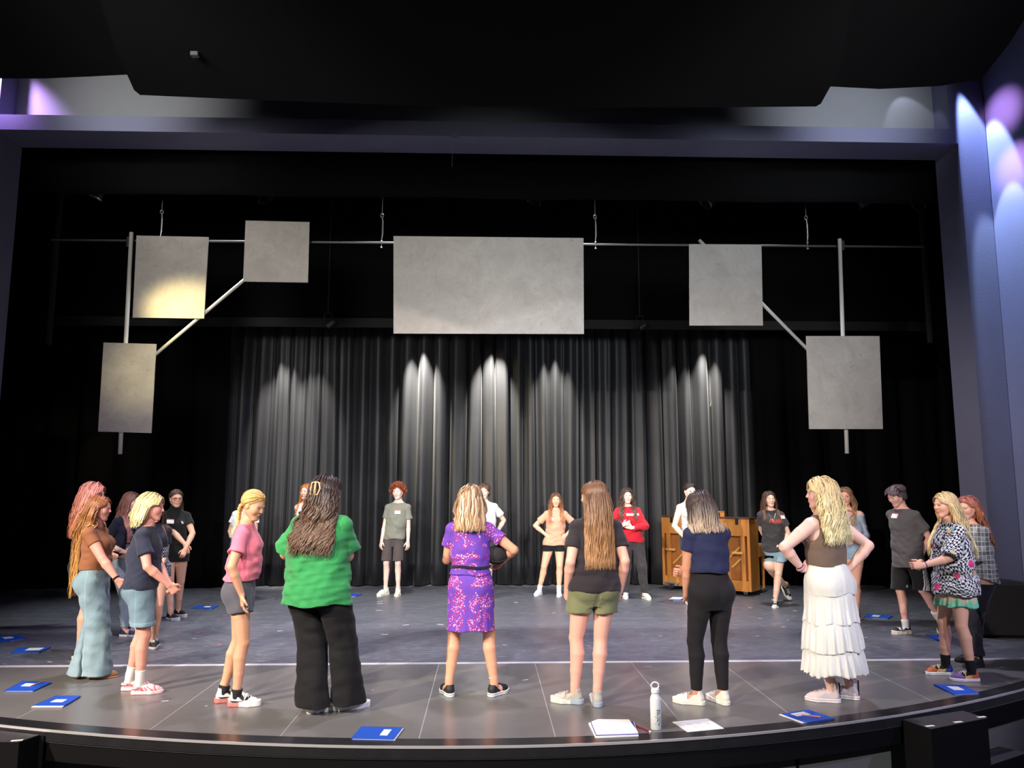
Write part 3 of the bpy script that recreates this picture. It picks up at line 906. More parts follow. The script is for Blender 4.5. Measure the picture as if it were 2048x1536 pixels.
def hair(B, parent, shirtF, style='down', zend=1.1, n=500, root=(.2,.1,.05), tip=None, seed=1, wave=0.0, vol=.0, rad=.0030, part=0.0, tie=None, maxlen=1.0,
         jag=.05, over=0.0, spread=.25, fringe=0.0, front=.30, tail=None, ears=False, streak=None, cap=True, freq=38., gather=None, back=.05, ymax=.045, tipexp=1.0):
    tip = root if tip is None else tip
    root = np.array(root); tip = np.array(tip)
    r = np.random.RandomState(seed)
    Fc = np.minimum(B.B, shirtF) if shirtF is not None else B.B
    R, hc = B.Rh, B.hc
    u = scalp_points(n, seed, front)
    q = CR_C+u*(CR_R+vol)
    N = len(q); L = r.uniform(.88, 1.0, N)*maxlen
    step = .018; ns = int(min(75, max(4, maxlen/step)))
    side = np.where(q[:,0] >= part, 1., -1.)
    side = np.where(np.abs(q[:,0]-part) < .006, r.choice([-1,1], N), side)
    P = hc+q@R.T
    paths = [P.copy()]
    if style == 'short':
        d0 = np.stack([side*.25, -.1+0*side, -.8+0*side], 1)+r.normal(size=(N,3))*.10
        topm = u[:,2] > .45
        d0[topm] = np.stack([side[topm]*.5+fringe*0, np.where(u[topm,1] > .1, .9*np.sign(fringe+.01), -.6), np.zeros(topm.sum())], 1)+r.normal(size=(topm.sum(),3))*.12
    elif style in ('tail', 'bun', 'braid'):
        tq = np.array(tie if tie is not None else (0,-.115,.02)); d0 = tq-q
    elif style == 'curly':
        d0 = u*1.0+r.normal(size=(N,3))*.8
    else:
        fr = np.clip((u[:,1]-.0)/.8, 0, 1)
        d0 = np.stack([u[:,0]*.8+side*1.25*fr+side*.25*(u[:,2] > .6)*(u[:,1] > -.35), -.22-.35*fr*(1-over)-.5*(u[:,2] > .6)*(u[:,1] < .1), -.9+.55*fr], 1)
    v = d0@R.T; v /= np.linalg.norm(v, axis=1)[:, None]
    marg = .004+r.rand(N)*(.010+vol)
    g = np.array([0,0,-1.])
    done = np.zeros(N, bool)
    for k in range(ns):
        if style in ('tail', 'bun', 'braid'):
            tgt = hc+R@np.array(tq); d = tgt-P; dist = np.linalg.norm(d, axis=1)
            v = d/np.maximum(dist, 1e-6)[:, None]; stp = np.minimum(step, dist)[:, None]
        elif style == 'curly':
            v = v*.55+r.normal(size=(N,3))*.55+u@R.T*.12; stp = step*.8
        elif style == 'short':
            v = v*.8+g*.22+r.normal(size=(N,3))*.025; stp = step
        else:
            v = v*.72+g*.28+r.normal(size=(N,3))*.03+np.array([0,-back,0])*(P[:,2:3] > B.nb[2]-.02); stp = step
        if style != 'tail': v = v/np.maximum(1e-6, np.linalg.norm(v, axis=1))[:, None]
        Pn = P+v*stp
        for it in range(2):
            ql = (Pn-hc)@R
            if style == 'down':
                m = (ql[:,1] > .012) & (np.abs(ql[:,0]) < .068+.01*(ql[:,1] > .05)) & (ql[:,2] < .050+.02*fringe) & (ql[:,2] > -.15)
                ql[m,0] = np.sign(np.where(np.abs(ql[m,0]) < .003, side[m], ql[m,0]))*(.068+.006*r.rand(m.sum()))
                if gather is not None:
                    ox_ = Pn[:,0]-B.nb[0]; ex_ = np.maximum(0, np.abs(ox_)-gather)*(Pn[:,2] < B.nb[2]+.06)*(Pn[:,2] > B.nb[2]-.30); shift = -np.sign(ox_)*ex_*.30
                ql[:,1] = np.where((ql[:,2] < .03) & (ql[:,2] > -.2) & (over < .5), np.minimum(ql[:,1], ymax), ql[:,1])
                Pn = hc+ql@R.T
                if gather is not None: Pn[:,0] += shift
            d = B.sample(Fc, Pn); m = d < marg
            if style in ('short','curly'): m = d < .006
            if m.any():
                gr = B.grad(Fc, Pn[m]); lowm = Pn[m][:,2] < B.nb[2]+.02; gr[lowm,0] *= .35; gr[lowm,2] = np.clip(gr[lowm,2]*.5, -.2, .5); gr /= np.maximum(1e-6, np.linalg.norm(gr, axis=1))[:,None]; Pn[m] += gr*((marg[m]-d[m]) if style not in ('short','curly') else (.006-d[m]))[:, None]
        if k < 9 and style in ('down', 'short', 'tail', 'braid', 'bun'):
            ql = (Pn-hc)@R-CR_C; kk = np.linalg.norm(ql/CR_R, axis=1); lim = 1+(vol+(.018 if style != 'short' else .024))/.085
            m = (kk > lim) & (ql[:,2] > -.01)
            if m.any(): ql[m] *= (lim/kk[m])[:,None]; Pn = hc+(ql+CR_C)@R.T
        stepv = Pn-P; v = np.where(np.linalg.norm(stepv, axis=1)[:, None] > 1e-5, stepv/np.maximum(1e-6, np.linalg.norm(stepv, axis=1))[:, None], v)
        P = Pn; paths.append(P.copy())
    A = np.stack(paths, 1)                                   # N, steps, 3
    out = []; rr = []; cc = []
    ze = zend+r.uniform(-.4, .6, N)*jag
    for i in range(N):
        Q = A[i]
        if style in ('down',):
            below = np.where(Q[:,2] < ze[i])[0]
            if len(below): Q = Q[:max(3, below[0]+1)]
        seg = np.r_[0, np.cumsum(np.linalg.norm(np.diff(Q, axis=0), axis=1))]
        Q = Q[seg <= L[i]+1e-6]; seg = seg[:len(Q)]
        if len(Q) < 3: continue
        if style in ('tail','bun','braid'):
            keep = np.r_[True, np.diff(seg) > 1e-4]; Q = Q[keep]; seg = seg[keep]
            if len(Q) < 3: continue
        t = seg/max(1e-6, seg[-1])
        if wave:
            clump = math.floor(math.atan2(u[i,0], -u[i,1])*3.2)+7*math.floor(u[i,2]*2.5); ph = (clump*2.4) % 6.28+r.normal()*.35; fq = freq*(1+.18*math.sin(clump*1.7))
            ez = np.clip((seg-.10)/.12, 0, 1)
            lat = np.array([1.,.35,0]); Q = Q+wave*1.35*ez[:,None]*(np.sin(seg*fq+ph)[:,None]*lat+np.cos(seg*fq+ph)[:,None]*np.array([-.2,.8,0])*.7)
        radv = rad*.80*r.uniform(.75,1.25)*np.clip(1.15-.35*t, .1, 1)*np.where(t > .85, np.clip((1-t)/.15, .15, 1), 1)
        shade = r.uniform(.80, 1.14); tt = (np.clip(t*1.15-.05, 0, 1)**tipexp)[:,None]
        col = (root*(1-tt)+tip*tt)*shade
        if streak is not None and r.rand() < .3: col = col*.35+np.array(streak)*.65
        out.append(Q); rr.append(radv); cc.append(np.clip(col, 0, 1))
    nmain = len(out)
    # tails
    if style in ('tail', 'braid'):
        t0 = hc+R@np.array(tq); nt = 46 if style == 'tail' else 0
        td = tail or {}
        nt = int(nt*td.get('dens', 2))
        for i in range(nt):
            P = t0+r.normal(size=3)*.008; v = R@np.array(td.get('dir', (0,-1,-.2)))+r.normal(size=3)*.15
            Q = [P.copy()]; ml = td.get('len', .30)*r.uniform(.8,1)
            for k in range(int(ml/step)):
                v = v*.7+g*.3+r.normal(size=3)*.03; v = nrm(v); P = P+v*step
                for it in range(2):
                    d = B.sample(Fc, P[None])[0]
                    if d < .012: P = P+B.grad(Fc, P[None])[0]*(.012-d+r.rand()*.01)
                Q.append(P.copy())
            Q = np.array(Q); t = np.linspace(0, 1, len(Q)); sh_ = r.uniform(.75,1.2)
            out.append(Q); rr.append(rad*1.0*np.clip(1.2-1.0*t**3, .2, 1)); cc.append(np.clip((root*(1-t[:,None])+tip*t[:,None])*sh_, 0, 1))
        if style == 'braid':
            P = t0.copy(); v = R@np.array([0,-1,-.4]); Q = [P.copy()]
            for k in range(int(td.get('len', .34)/step)):
                v = nrm(v*.6+g*.4); P = P+v*step
                for it in range(3):
                    d = B.sample(Fc, P[None])[0]
                    if d < .020: P = P+B.grad(Fc, P[None])[0]*(.022-d)
                Q.append(P.copy())
            Q = np.array(Q); m = len(Q); Q = np.stack([np.interp(np.linspace(0, m-1, m*5), np.arange(m), Q[:,a]) for a in range(3)], 1)
            t = np.linspace(0, 1, len(Q)); tg = np.gradient(Q, axis=0); tg /= np.linalg.norm(tg, axis=1)[:,None]
            a = np.cross(tg, B.Rh@v3(1,0,0)); a /= np.linalg.norm(a, axis=1)[:,None]; bb = np.cross(tg, a)
            for j in range(3):
                ph = t*td.get('len', .34)*2*PI/.075+j*2*PI/3
                W = Q+bb*(np.sin(ph)*.012*(1.15-.5*t))[:,None]+a*(np.sin(2*ph)*.006)[:,None]
                out.append(W); rr.append((.0115*(1.1-.45*t))); cc.append(np.clip((root*(1-t[:,None])+tip*t[:,None])*(.85+.15*j), 0, 1))
    V, Fq, C = strands_mesh(out, rr, cc, hc, flat=[False]*nmain+[True]*(len(out)-nmain) if style == 'braid' else None)
    if cap:
        G = B.G; sl = G.sl(hc-.15, hc+.15, .02); X, Y, Z = G.xyz(sl); x, y, z = X-hc[0], Y-hc[1], Z-hc[2]
        qq = (R[0,0]*x+R[1,0]*y+R[2,0]*z, R[0,1]*x+R[1,1]*y+R[2,1]*z, R[0,2]*x+R[1,2]*y+R[2,2]*z)
        e = .006+vol*.8
        d = ell_d(qq, (0,-.017,.030), (.077+e,.094+e,.084+e))
        fl = front-.30
        d = np.maximum(d, (qq[1]-qq[2]-(.004+fl*.06))*.707)
        d = -smin(-d, ell_d(qq, (0,.10,-.02), (.058,.07,.098)), .006)
        if style == 'down' and zend < 1.5:
            d2 = ell_d(qq, (0,-.045,-.055), (.066+e,.052+e,.085)); d = smin(d, d2, .03)
        Fh = np.full(tuple(G.n), .15, np.float32); Fh[sl] = d
        rcap = surface_nets(Fh, G)
        if rcap is not None:
            v2, f2 = rcap
            ql = (v2-hc)@R
            ang = np.arctan2(ql[:,0], -ql[:,1])
            c2 = root[None]*(.78+.12*np.sin(ang*60+ql[:,2]*30))[:,None]
            Fq = np.concatenate([Fq, f2+len(V)]); V = np.concatenate([V, v2]); C = np.concatenate([C, np.clip(c2, 0, 1)])
    return link_mesh('hair', V*B.s, Fq, M_HAIR, parent, smooth=True, col=C)

# ---------------- shoes (foot frame: +y to the toes, origin below the ankle on the ground)
def chain2(P, pts):
    d = None
    for (x0,y0,r0), (x1,y1,r1) in zip(pts[:-1], pts[1:]):
        e = cone_d((P[0], P[1], P[2]*0), v3(x0,y0,0), v3(x1,y1,0), r0, r1)
        d = e if d is None else smin(d, e, .01)
    return d
SHOE_CACHE = {}
def shoe(parent, B, n, kind='sneaker', upper=(.8,.8,.8), sole=(.85,.85,.85), lace=(.85,.85,.85), accent=None, sock=None, sockh=.12, vox=.0045, mark=None, size=1.0, name='shoe'):
    fd, pitch = B.leg[n]; an = B.ankle[n]; q = 1 if n == 'R' else -1
    key = (kind, q)
    if key not in SHOE_CACHE:
        G = Grid((-.08,-.09,-.01), (.08,.22,.20), vox); sl = tuple(slice(0, m) for m in G.n); P = G.xyz(sl)
        P = np.broadcast_arrays(*P); X, Y, Z = P
        out = [(0,-.030,.032), (-q*.002,.03,.033), (q*.000,.100,.043), (-q*.010,.145,.036), (-q*.012,.165,.026)]
        d2 = chain2(P, out)
        sh = dict(sneaker=.034, flat=.012, croc=.028, boot=.034, hitop=.028, slip=.028, skate=.028, runner=.038, dress=.020)[kind]
        zt = sh+(.010*np.clip((Y-.08)/.1, 0, 1) if kind in ('runner','sneaker') else 0)
        ofs = .004 if kind != 'runner' else .007*np.clip(.5-(Y)/.15, .2, 1)
        S = np.maximum(d2-ofs, np.abs(Z-zt/2)-zt/2)
        if kind == 'runner': S = np.maximum(S, (Y*.25-Z-.02+.0)*.9*0+S)
        U = cone_d(P, v3(0,-.022,.045), v3(0,.05,.050), .034, .036)
        U = smin(U, cone_d(P, v3(0,.05,.052), v3(-q*.004,.135,.036), .036, .030), .02)
        U = smin(U, cone_d(P, v3(q*.012,.100,.030), v3(-q*.012,.165,.026), .030, .022), .02)
        top = dict(sneaker=.092, flat=.050, croc=.062, boot=.125, hitop=.150, slip=.072, skate=.078, runner=.095, dress=.06)[kind]
        if kind not in ('flat','croc'):
            U = smin(U, cone_d(P, v3(0,-.012,.06), v3(0,-.004,top+.03), .037, .037 if kind not in ('boot','hitop') else .042), .02)
            lim = top-.05*np.clip((Y-.0)/.06, -.35, 1)*(1 if kind not in ('hitop','boot') else .2)
            U = np.where(Y < .07, np.maximum(U, Z-lim), U)
            U = -smin(-U, cone_d(P, v3(0,-.004,.09 if top < .12 else .12), v3(0,-.004,.3), .029 if top < .12 else .033, .032), .004)
        else:
            U = np.maximum(U, Z-(top+.012*np.clip((Y-.05)/.05, -1, 1)))
            U = -smin(-U, cone_d(P, v3(0,-.02,.075), v3(0,.045,.075), .030, .030), .006)
        U = np.maximum(U, sh*.6-Z)
        U = np.maximum(U, d2-.002)
        ru = surface_nets(U.astype(np.float32), G); rs_ = surface_nets(S.astype(np.float32), G)
        lc = MB()
        if kind not in ('flat','slip','croc','dress'):
            for i in range(5):
                y = .050+i*.016; x_ = .020
                if kind in ('hitop','boot'): pass
                zc = []
                for xx in np.linspace(-x_, x_, 7):
                    col = U[int(round((xx-G.lo[0])/vox)), int(round((y+.3*abs(xx)-G.lo[1])/vox)), :]
                    w_ = np.where(col < 0)[0]; zc.append(G.lo[2]+vox*(w_[-1]+.9) if len(w_) else .06)
                lc.tube([(xx, y+.3*abs(xx)+((-1)**i)*.004*(xx/x_), z_+.001) for xx, z_ in zip(np.linspace(-x_, x_, 7), zc)], .0028, 5)
            zt_ = zc[3]
            for sg in (-1, 1):
                lc.tube([(0,.052,.082 if kind!='boot' else .09),(sg*.016,.058,.088),(sg*.024,.066,.078),(sg*.014,.070,.070),(0,.064,.074)], .0026, 5)
        SHOE_CACHE[key] = (ru, rs_, lc)
    ru, rs_, lc = SHOE_CACHE[key]
    k = B.s*size
    o_loc = v3(an[0], an[1], an[2]-.085)
    up = v3(0,0,1); pr = math.radians(pitch)
    # pitch about the ankle
    Mx = Matrix.Translation(Vector(an*B.s)) @ Matrix.Rotation(-math.atan2(fd[0], fd[1]), 4, 'Z') @ Matrix.Rotation(-pr, 4, 'X') @ Matrix.Translation(Vector((0,0,-.085*k))) @ Matrix.Scale(k, 4)
    def tf(v): 
        A = np.array(Mx); return v@A[:3,:3].T+A[:3,3]
    vu, fu = ru; up_ = np.array(upper)
    def ucol(v):
        c = np.tile(up_, (len(v), 1))
        if accent:
            for fn, ac in accent: m = fn(v[:,0]*q, v[:,1], v[:,2]); c[m] = ac
        return c
    root = link_mesh(name, tf(vu), fu, M_SHOE, parent, smooth=True, col=ucol(vu))
    vs_, fs_ = rs_
    so = np.array(sole) if not isinstance(sole, dict) else None
    sc = np.tile(np.array(sole), (len(vs_), 1))
    if mark and mark.get('soleline') is not None:
        m = np.abs(vs_[:,2]-.018) < .003; sc[m] = mark['soleline']
    if mark and mark.get('heel') is not None:
        m = vs_[:,1] < .03; sc[m] = mark['heel']
    link_mesh('sole', tf(vs_), fs_, M_SHOE, root, smooth=True, col=sc)
    if lc.v and lace is not None:
        lv = tf(np.array(lc.v)); link_mesh('laces', lv, [tuple(f) for f in lc.f], M_SHOE, root, smooth=True, col=np.tile(np.array(lace), (len(lv),1)))
    if mark and mark.get('swoosh') is not None:
        # curved side flash on both flanks
        for sd in (-1, 1):
            pts = [(-.045,.050),(-.02,.034),(.01,.034),(.06,.050),(.085,.058),(.05,.043),(.0,.046),(-.02,.046)]
            if mark.get('big'): pts = [(a*1.15+.01, b*1.05) for a, b in pts]
            P2 = []
            for a, b in pts:
                x = sd*.07
                ia, ib = int(round((a-(-.09))/vox)), int(round((b+.01)/vox))
                sel = (np.abs(vu[:,1]-a) < .008) & (np.abs(vu[:,2]-b) < .008) & (vu[:,0]*sd > 0)
                x = (vu[sel,0]*sd).max()*sd if sel.any() else sd*.036
                P2.append((x+sd*.0022, a, b))
            N = len(P2); P3 = P2+[(x-sd*.003, a, b) for x, a, b in P2]
            idx = [(0,1,7),(1,6,7),(1,2,6),(2,5,6),(2,3,5),(3,4,5)]
            f3 = idx+[(a+N, c+N, b+N) for a, b, c in idx]+[(i, (i+1) % N, (i+1) % N+N, i+N) for i in range(N)]
            link_mesh('side_mark', tf(np.array(P3)), f3, M_SHOE, root, col=np.tile(np.array(mark['swoosh']), (2*N,1)))
    if mark and mark.get('stripe') is not None:
        mb = MB(); mb.box((-.0075,-.0625,.035), (.0075,-.052,.145), bev=.002); lv = tf(np.array(mb.v))
        link_mesh('heel_stripe', lv, mb.f, M_SHOE, root, col=np.tile(np.array(mark['stripe']), (len(lv),1)))
    if mark and mark.get('disc') is not None:
        mb = MB(); mb.lathe([(0,0),(.017,0),(.017,.004),(0,.004)], 14, M=Matrix.Translation((q*-.040,.0,.10)) @ Matrix.Rotation(-q*PI/2, 4, 'Y')); lv = tf(np.array(mb.v))
        link_mesh('round_badge', lv, mb.f, M_SHOE, root, col=np.tile(np.array(mark['disc']), (len(lv),1)))
    if sock is not None:
        G = B.G; F = G.new(); kn = B.knee[n]; u = nrm(kn-an)
        add_cone(G, F, an-u*.01, an+u*(sockh), .0385, .043, .01)
        F = np.minimum(F, B.Lf[n]-.004)
        sl = G.sl(an-.12, an+.12+v3(0,0,sockh)); X, Y, Z = G.xyz(sl)
        H = G.new(); H[sl] = F[sl]
        pl = (X-an[0])*u[0]+(Y-an[1])*u[1]+(Z-an[2])*u[2]
        H[sl] = np.maximum(np.maximum(H[sl], pl-sockh), -pl-.03)
        H[sl] = H[sl]+.0012*np.sin(pl*400)
        make_obj(B, H, 'sock', M_KNIT, parent, lambda v: np.tile(np.array(sock), (len(v),1)))
    return root

def band(B, n, parent, name, col, t=.92, r=.028, w=.012, mat=None, side='arm'):
    a, b = (B.el[n], B.wr[n]) if side == 'arm' else (B.knee[n], B.ankle[n])
    c = a+(b-a)*t; u = nrm(b-a); mb = MB()
    x = nrm(np.cross(u, v3(.3,.5,.8))); y = np.cross(u, x)
    ring = [(c+(x*math.cos(k*PI/8)+y*math.sin(k*PI/8))*r) for k in range(17)]
    mb.tube([tuple(p) for p in ring], w/2, 6, cap=False)
    vs = np.array(mb.v)*B.s
    return link_mesh(name, vs, mb.f, M_CLOTH, parent, smooth=True, col=np.tile(np.array(col), (len(vs),1)))
# ------------------------------------------------------------------ from a pixel of the photograph to a place in the hall
_F = Vector((math.sin(YAW)*math.cos(PITCH), math.cos(YAW)*math.cos(PITCH), math.sin(PITCH)))
_R = Vector((math.cos(YAW), -math.sin(YAW), 0)); _U = _R.cross(_F); _C = Vector((0, 0, EYE))
def _ray(x, y): return _R*((x-1024)/1560.0)+_U*((768-y)/1560.0)+_F
def onz(x, y, z=0.0):
    d = _ray(x, y); return _C+d*((z-EYE)/d.z)
def ony(x, y, Y):
    d = _ray(x, y); return _C+d*(Y/d.y)

# ------------------------------------------------------------------ the setting
def structure(name, mb, mat, smooth=False):
    o = mb.build(name, mat, smooth=smooth); o['kind'] = 'structure'; return o

def floor_mat(name, base, rough, scuff, sc=(1.2, 3.5, 1), rvar=.15, spec=.5, bumpy=.05):
    m, nt, b, L = new_mat(name)
    tc = node(nt, 'ShaderNodeTexCoord'); mp = node(nt, 'ShaderNodeMapping'); mp.inputs['Scale'].default_value = sc
    L(tc.outputs['Object'], mp.inputs['Vector'])
    n1 = node(nt, 'ShaderNodeTexNoise', Scale=1.6, Detail=8.0, Roughness=.65); L(mp.outputs[0], n1.inputs['Vector'])
    mp2 = node(nt, 'ShaderNodeMapping'); mp2.inputs['Scale'].default_value = (2.6, 14, 1); L(tc.outputs['Object'], mp2.inputs['Vector'])
    n2 = node(nt, 'ShaderNodeTexNoise', Scale=3.0, Detail=9.0, Roughness=.75, Distortion=.6); L(mp2.outputs[0], n2.inputs['Vector'])
    r2 = node(nt, 'ShaderNodeValToRGB'); r2.color_ramp.elements[0].position = .52; r2.color_ramp.elements[1].position = .68
    L(n2.outputs[0], r2.inputs[0])
    mx = node(nt, 'ShaderNodeMix', data_type='RGBA'); mx.inputs[6].default_value = (*[c*.75 for c in base], 1); mx.inputs[7].default_value = (*[c*1.3 for c in base], 1)
    L(n1.outputs[0], mx.inputs[0])
    mu = node(nt, 'ShaderNodeMath', operation='MULTIPLY'); L(r2.outputs[0], mu.inputs[0]); mu.inputs[1].default_value = scuff
    m2 = node(nt, 'ShaderNodeMix', data_type='RGBA'); L(mu.outputs[0], m2.inputs[0]); L(mx.outputs[2], m2.inputs[6]); m2.inputs[7].default_value = (*[min(1, c*3.2+.03) for c in base], 1)
    L(m2.outputs[2], b.inputs['Base Color'])
    mr = node(nt, 'ShaderNodeMapRange'); L(n1.outputs[0], mr.inputs[0]); mr.inputs[3].default_value = rough-rvar; mr.inputs[4].default_value = rough+rvar
    L(mr.outputs[0], b.inputs['Roughness']); b.inputs['Specular IOR Level'].default_value = spec
    bp = node(nt, 'ShaderNodeBump', Strength=bumpy, Distance=.01); L(n2.outputs[0], bp.inputs['Height']); L(bp.outputs[0], b.inputs['Normal'])
    return m
M_DECK = floor_mat('scuffed_black_deck', (.092, .096, .114), .42, .75, spec=.5)
M_APRON = floor_mat('smooth_dark_hardboard', (.140, .136, .128), .30, .08, (1, 1, 1), .05, .6, .015)
M_BAND = plain('glossy_black_nosing', (.018, .018, .020), .22, var=.3, vscale=8)
M_BLACKP = plain('black_painted_wood', (.0045, .0045, .005), .6, spec=.12, bump=.1, bscale=30)
M_METAL = plain('worn_aluminium', (.62, .62, .60), .35, metal=.9)
M_STEEL = plain('galvanised_steel', (.45, .46, .46), .38, metal=.85, var=.2, vscale=20)
M_DARKM = plain('black_steel', (.03, .03, .033), .45, metal=.4)
M_TAPEW = plain('white_vinyl_tape', (.62, .60, .62), .5)
M_TAPEP = plain('pink_cloth_tape', srgb(225, 95, 120), .7)
M_WALLP = plain('slate_blue_paint', (.135, .142, .225), .7, bump=.08, bscale=40, var=.08, vscale=3)
M_PANELW = plain('pale_grey_paint', (.24, .25, .27), .75, var=.05)
M_CLOUD = plain('matte_black_ceiling_panel', (.009, .009, .0095), .95, spec=.08, bump=.15, bscale=90)
M_PIT = plain('grey_brown_pit_panel', (.13, .125, .115), .7, var=.12, vscale=5)
M_CARPET = plain('charcoal_house_carpet', (.035, .034, .037), .95, bump=.5, bscale=220, var=.3, vscale=60)
def velour(name, c, sheen=.35):
    m, nt, b, L = new_mat(name)
    b.inputs['Base Color'].default_value = (*c, 1); b.inputs['Roughness'].default_value = .5 if sheen else .9
    b.inputs['Specular IOR Level'].default_value = .35 if sheen else .04
    b.inputs['Sheen Weight'].default_value = sheen; b.inputs['Sheen Roughness'].default_value = .4
    tc = node(nt, 'ShaderNodeTexCoord'); mp = node(nt, 'ShaderNodeMapping'); mp.inputs['Scale'].default_value = (14, 14, .5)
    L(tc.outputs['Object'], mp.inputs['Vector']); n = node(nt, 'ShaderNodeTexNoise', Scale=3., Detail=4.); L(mp.outputs[0], n.inputs['Vector'])
    bp = node(nt, 'ShaderNodeBump', Strength=.25, Distance=.01); L(n.outputs[0], bp.inputs['Height']); L(bp.outputs[0], b.inputs['Normal'])
    return m
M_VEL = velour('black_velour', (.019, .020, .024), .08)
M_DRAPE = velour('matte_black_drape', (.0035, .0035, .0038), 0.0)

def edge_y(x, off=0.0):
    return 5.205+off+(.050 if x < 0 else .0665)*x*x
XS = [-7.5+i*.25 for i in range(61)]
TAPE_Y = 7.60
# upstage deck, apron, nosing
mb = MB(); mb.box((-9, TAPE_Y, -.20), (9, 15.0, 0)); structure('floor', mb, M_DECK)
mb = MB()
for a, b_ in zip(XS[:-1], XS[1:]):
    ya, yb = min(edge_y(a, .165), TAPE_Y), min(edge_y(b_, .165), TAPE_Y)
    if ya >= TAPE_Y and yb >= TAPE_Y: continue
    mb.add([(a, ya, 0), (b_, yb, 0), (b_, TAPE_Y, 0), (a, TAPE_Y, 0), (a, ya, -.2), (b_, yb, -.2)], [(0,1,2,3), (0,4,5,1)])
apron = structure('floor_apron', mb, M_APRON)
mb = MB()
for a, b_ in zip(XS[:-1], XS[1:]):
    y = [edge_y(a), edge_y(b_), edge_y(b_, .163), edge_y(a, .163)]
    x = [a, b_, b_, a]
    vs = [(x[i], y[i], .002) for i in range(4)]+[(x[i], y[i], -.07) for i in range(4)]
    mb.add(vs, [(0,1,2,3), (7,6,5,4), (0,4,5,1), (2,6,7,3)])
structure('trim_1', mb, M_BAND)
def curved_strip(name, o0, o1, z0, z1, mat):
    mb = MB()
    for a, b_ in zip(XS[:-1], XS[1:]):
        vs = [(a, edge_y(a, o0), z0), (b_, edge_y(b_, o0), z0), (b_, edge_y(b_, o1), z0), (a, edge_y(a, o1), z0)]
        vs += [(v[0], v[1], z1) for v in vs]
        mb.add(vs, [(3,2,1,0), (4,5,6,7), (0,1,5,4), (2,3,7,6), (1,2,6,5), (3,0,4,7)])
    return structure(name, mb, mat)
curved_strip('trim_2', -.006, .004, -.008, .007, plain('bright_edge_metal', (.80,.80,.80), .25, metal=.6))
curved_strip('wall_front', .020, .10, -.20, -.07, M_BLACKP)
curved_strip('trim_3', .010, .10, -.080, -.072, M_STEEL)
curved_strip('wall_pit', .14, .20, -.95, -.19, M_PIT)
for i, px_ in enumerate((392, 1068, 1664)):
    p = onz(px_, 1500); mb = MB(); x = p.x*1.0
    mb.box((x-.008, edge_y(x, .125), -.95), (x+.008, edge_y(x, .145), -.19)); structure('trim_%d' % (4+i), mb, M_BLACKP)
# seams between apron sheets
mb = MB()
for x in (-3.33, -2.27, -1.35, -.43, .465, 1.37, 2.21, 3.44, 4.42):
    mb.box((x-.004, edge_y(x, .165), 0), (x+.004, TAPE_Y-.03, .0012))
structure('trim_7', mb, plain('seam_dust', (.26, .26, .26), .8))
mb = MB(); mb.box((-9, TAPE_Y-.035, 0), (9, TAPE_Y-.008, .0015)); mb.box((-9, TAPE_Y+.006, 0), (9, TAPE_Y+.028, .0015)); structure('trim_8', mb, M_TAPEW)
# house floor below the stage
mb = MB(); mb.box((-9, -4, -1.05), (9, 9, -.95)); structure('floor_house', mb, M_CARPET)

# proscenium: pillars, beam, recessed upper wall
mb = MB(); mb.box((5.83, 9.0, 0), (6.19, 9.5, 9.0)); structure('wall_right', mb, M_WALLP)
mb = MB(); mb.box((-6.19, 9.0, 0), (-5.83, 9.5, 9.0)); structure('wall_left', mb, M_WALLP)
mb = MB()
zb, zt = 5.855, 6.045
mb.box((-5.83, 9.0, zb), (5.83, 9.5, zt)); mb.box((5.74, 9.0, zt), (5.83, 9.5, 9.0))
structure('wall_header', mb, M_WALLP)
mb = MB(); mb.box((-5.83, 9.32, zt), (5.74, 9.5, 9.0)); structure('wall_upper', mb, M_PANELW)
# splayed side walls of the house
def wall_quad(name, p0, p1, z0, z1, mat, t=.12):
    mb = MB(); d = Vector((p1[0]-p0[0], p1[1]-p0[1])).normalized(); n_ = Vector((d.y, -d.x))*t
    q = [(p0[0], p0[1]), (p1[0], p1[1]), (p1[0]+n_.x, p1[1]+n_.y), (p0[0]+n_.x, p0[1]+n_.y)]
    mb.prism(q, z0, z1); return structure(name, mb, mat)
wall_quad('wall_side_right', (6.19, 9.05), (8.2, -2.0), -1.0, 9.0, M_WALLP, t=-.12)
wall_quad('wall_side_left', (-6.19, 9.05), (-8.6, -2.0), -1.0, 9.0, M_WALLP, t=.12)
mb = MB(); mb.box((-9, -4, 8.6), (9, 9.6, 8.7)); structure('ceiling', mb, M_CLOUD)
# the stage house, all black
mb = MB(); mb.box((-9, 9.6, 8.6), (9, 15.0, 8.7)); structure('ceiling_stage', mb, M_CLOUD)
mb = MB(); mb.box((-9, 14.9, 0), (9, 15.0, 9)); structure('wall_back', mb, M_DRAPE)
mb = MB(); mb.box((-9, 9.5, 0), (-8.9, 15, 9)); structure('wall_stage_left', mb, M_DRAPE)
mb = MB(); mb.box((8.9, 9.5, 0), (9, 15, 9)); structure('wall_stage_right', mb, M_DRAPE)

# acoustic ceiling clouds over the house
def cloud(name, outline, z, t, lab):
    mb = MB(); pts = []
    for x, y in outline:
        p = onz(x, y, z); pts.append((p.x, p.y))
    mb.prism(pts, z, z+t)
    o = mb.build(name, M_CLOUD); tag(o, lab, 'ceiling panel', 'black ceiling panels above the stage front'); return o
cloud('ceiling_cloud', [(-110,-900),(120,-300),(200,0),(232,100),(268,180),(280,190),(420,196),(600,203),(800,210),(960,213),(1150,215),(1350,215),(1500,214),(1632,213),(1642,207),(1668,160),(1690,90),(1702,0),(1760,-300),(1900,-900)], 5.0, .22, 'large matte black ceiling panel overhead in the middle, bowed lower edge')
cloud('ceiling_cloud', [(-900,-700),(-700,-100),(-420,90),(-200,140),(0,157),(90,157),(180,153),(300,147),(420,100),(420,-700)], 5.45, .2, 'black ceiling panel at the upper left, above the lit grey wall')
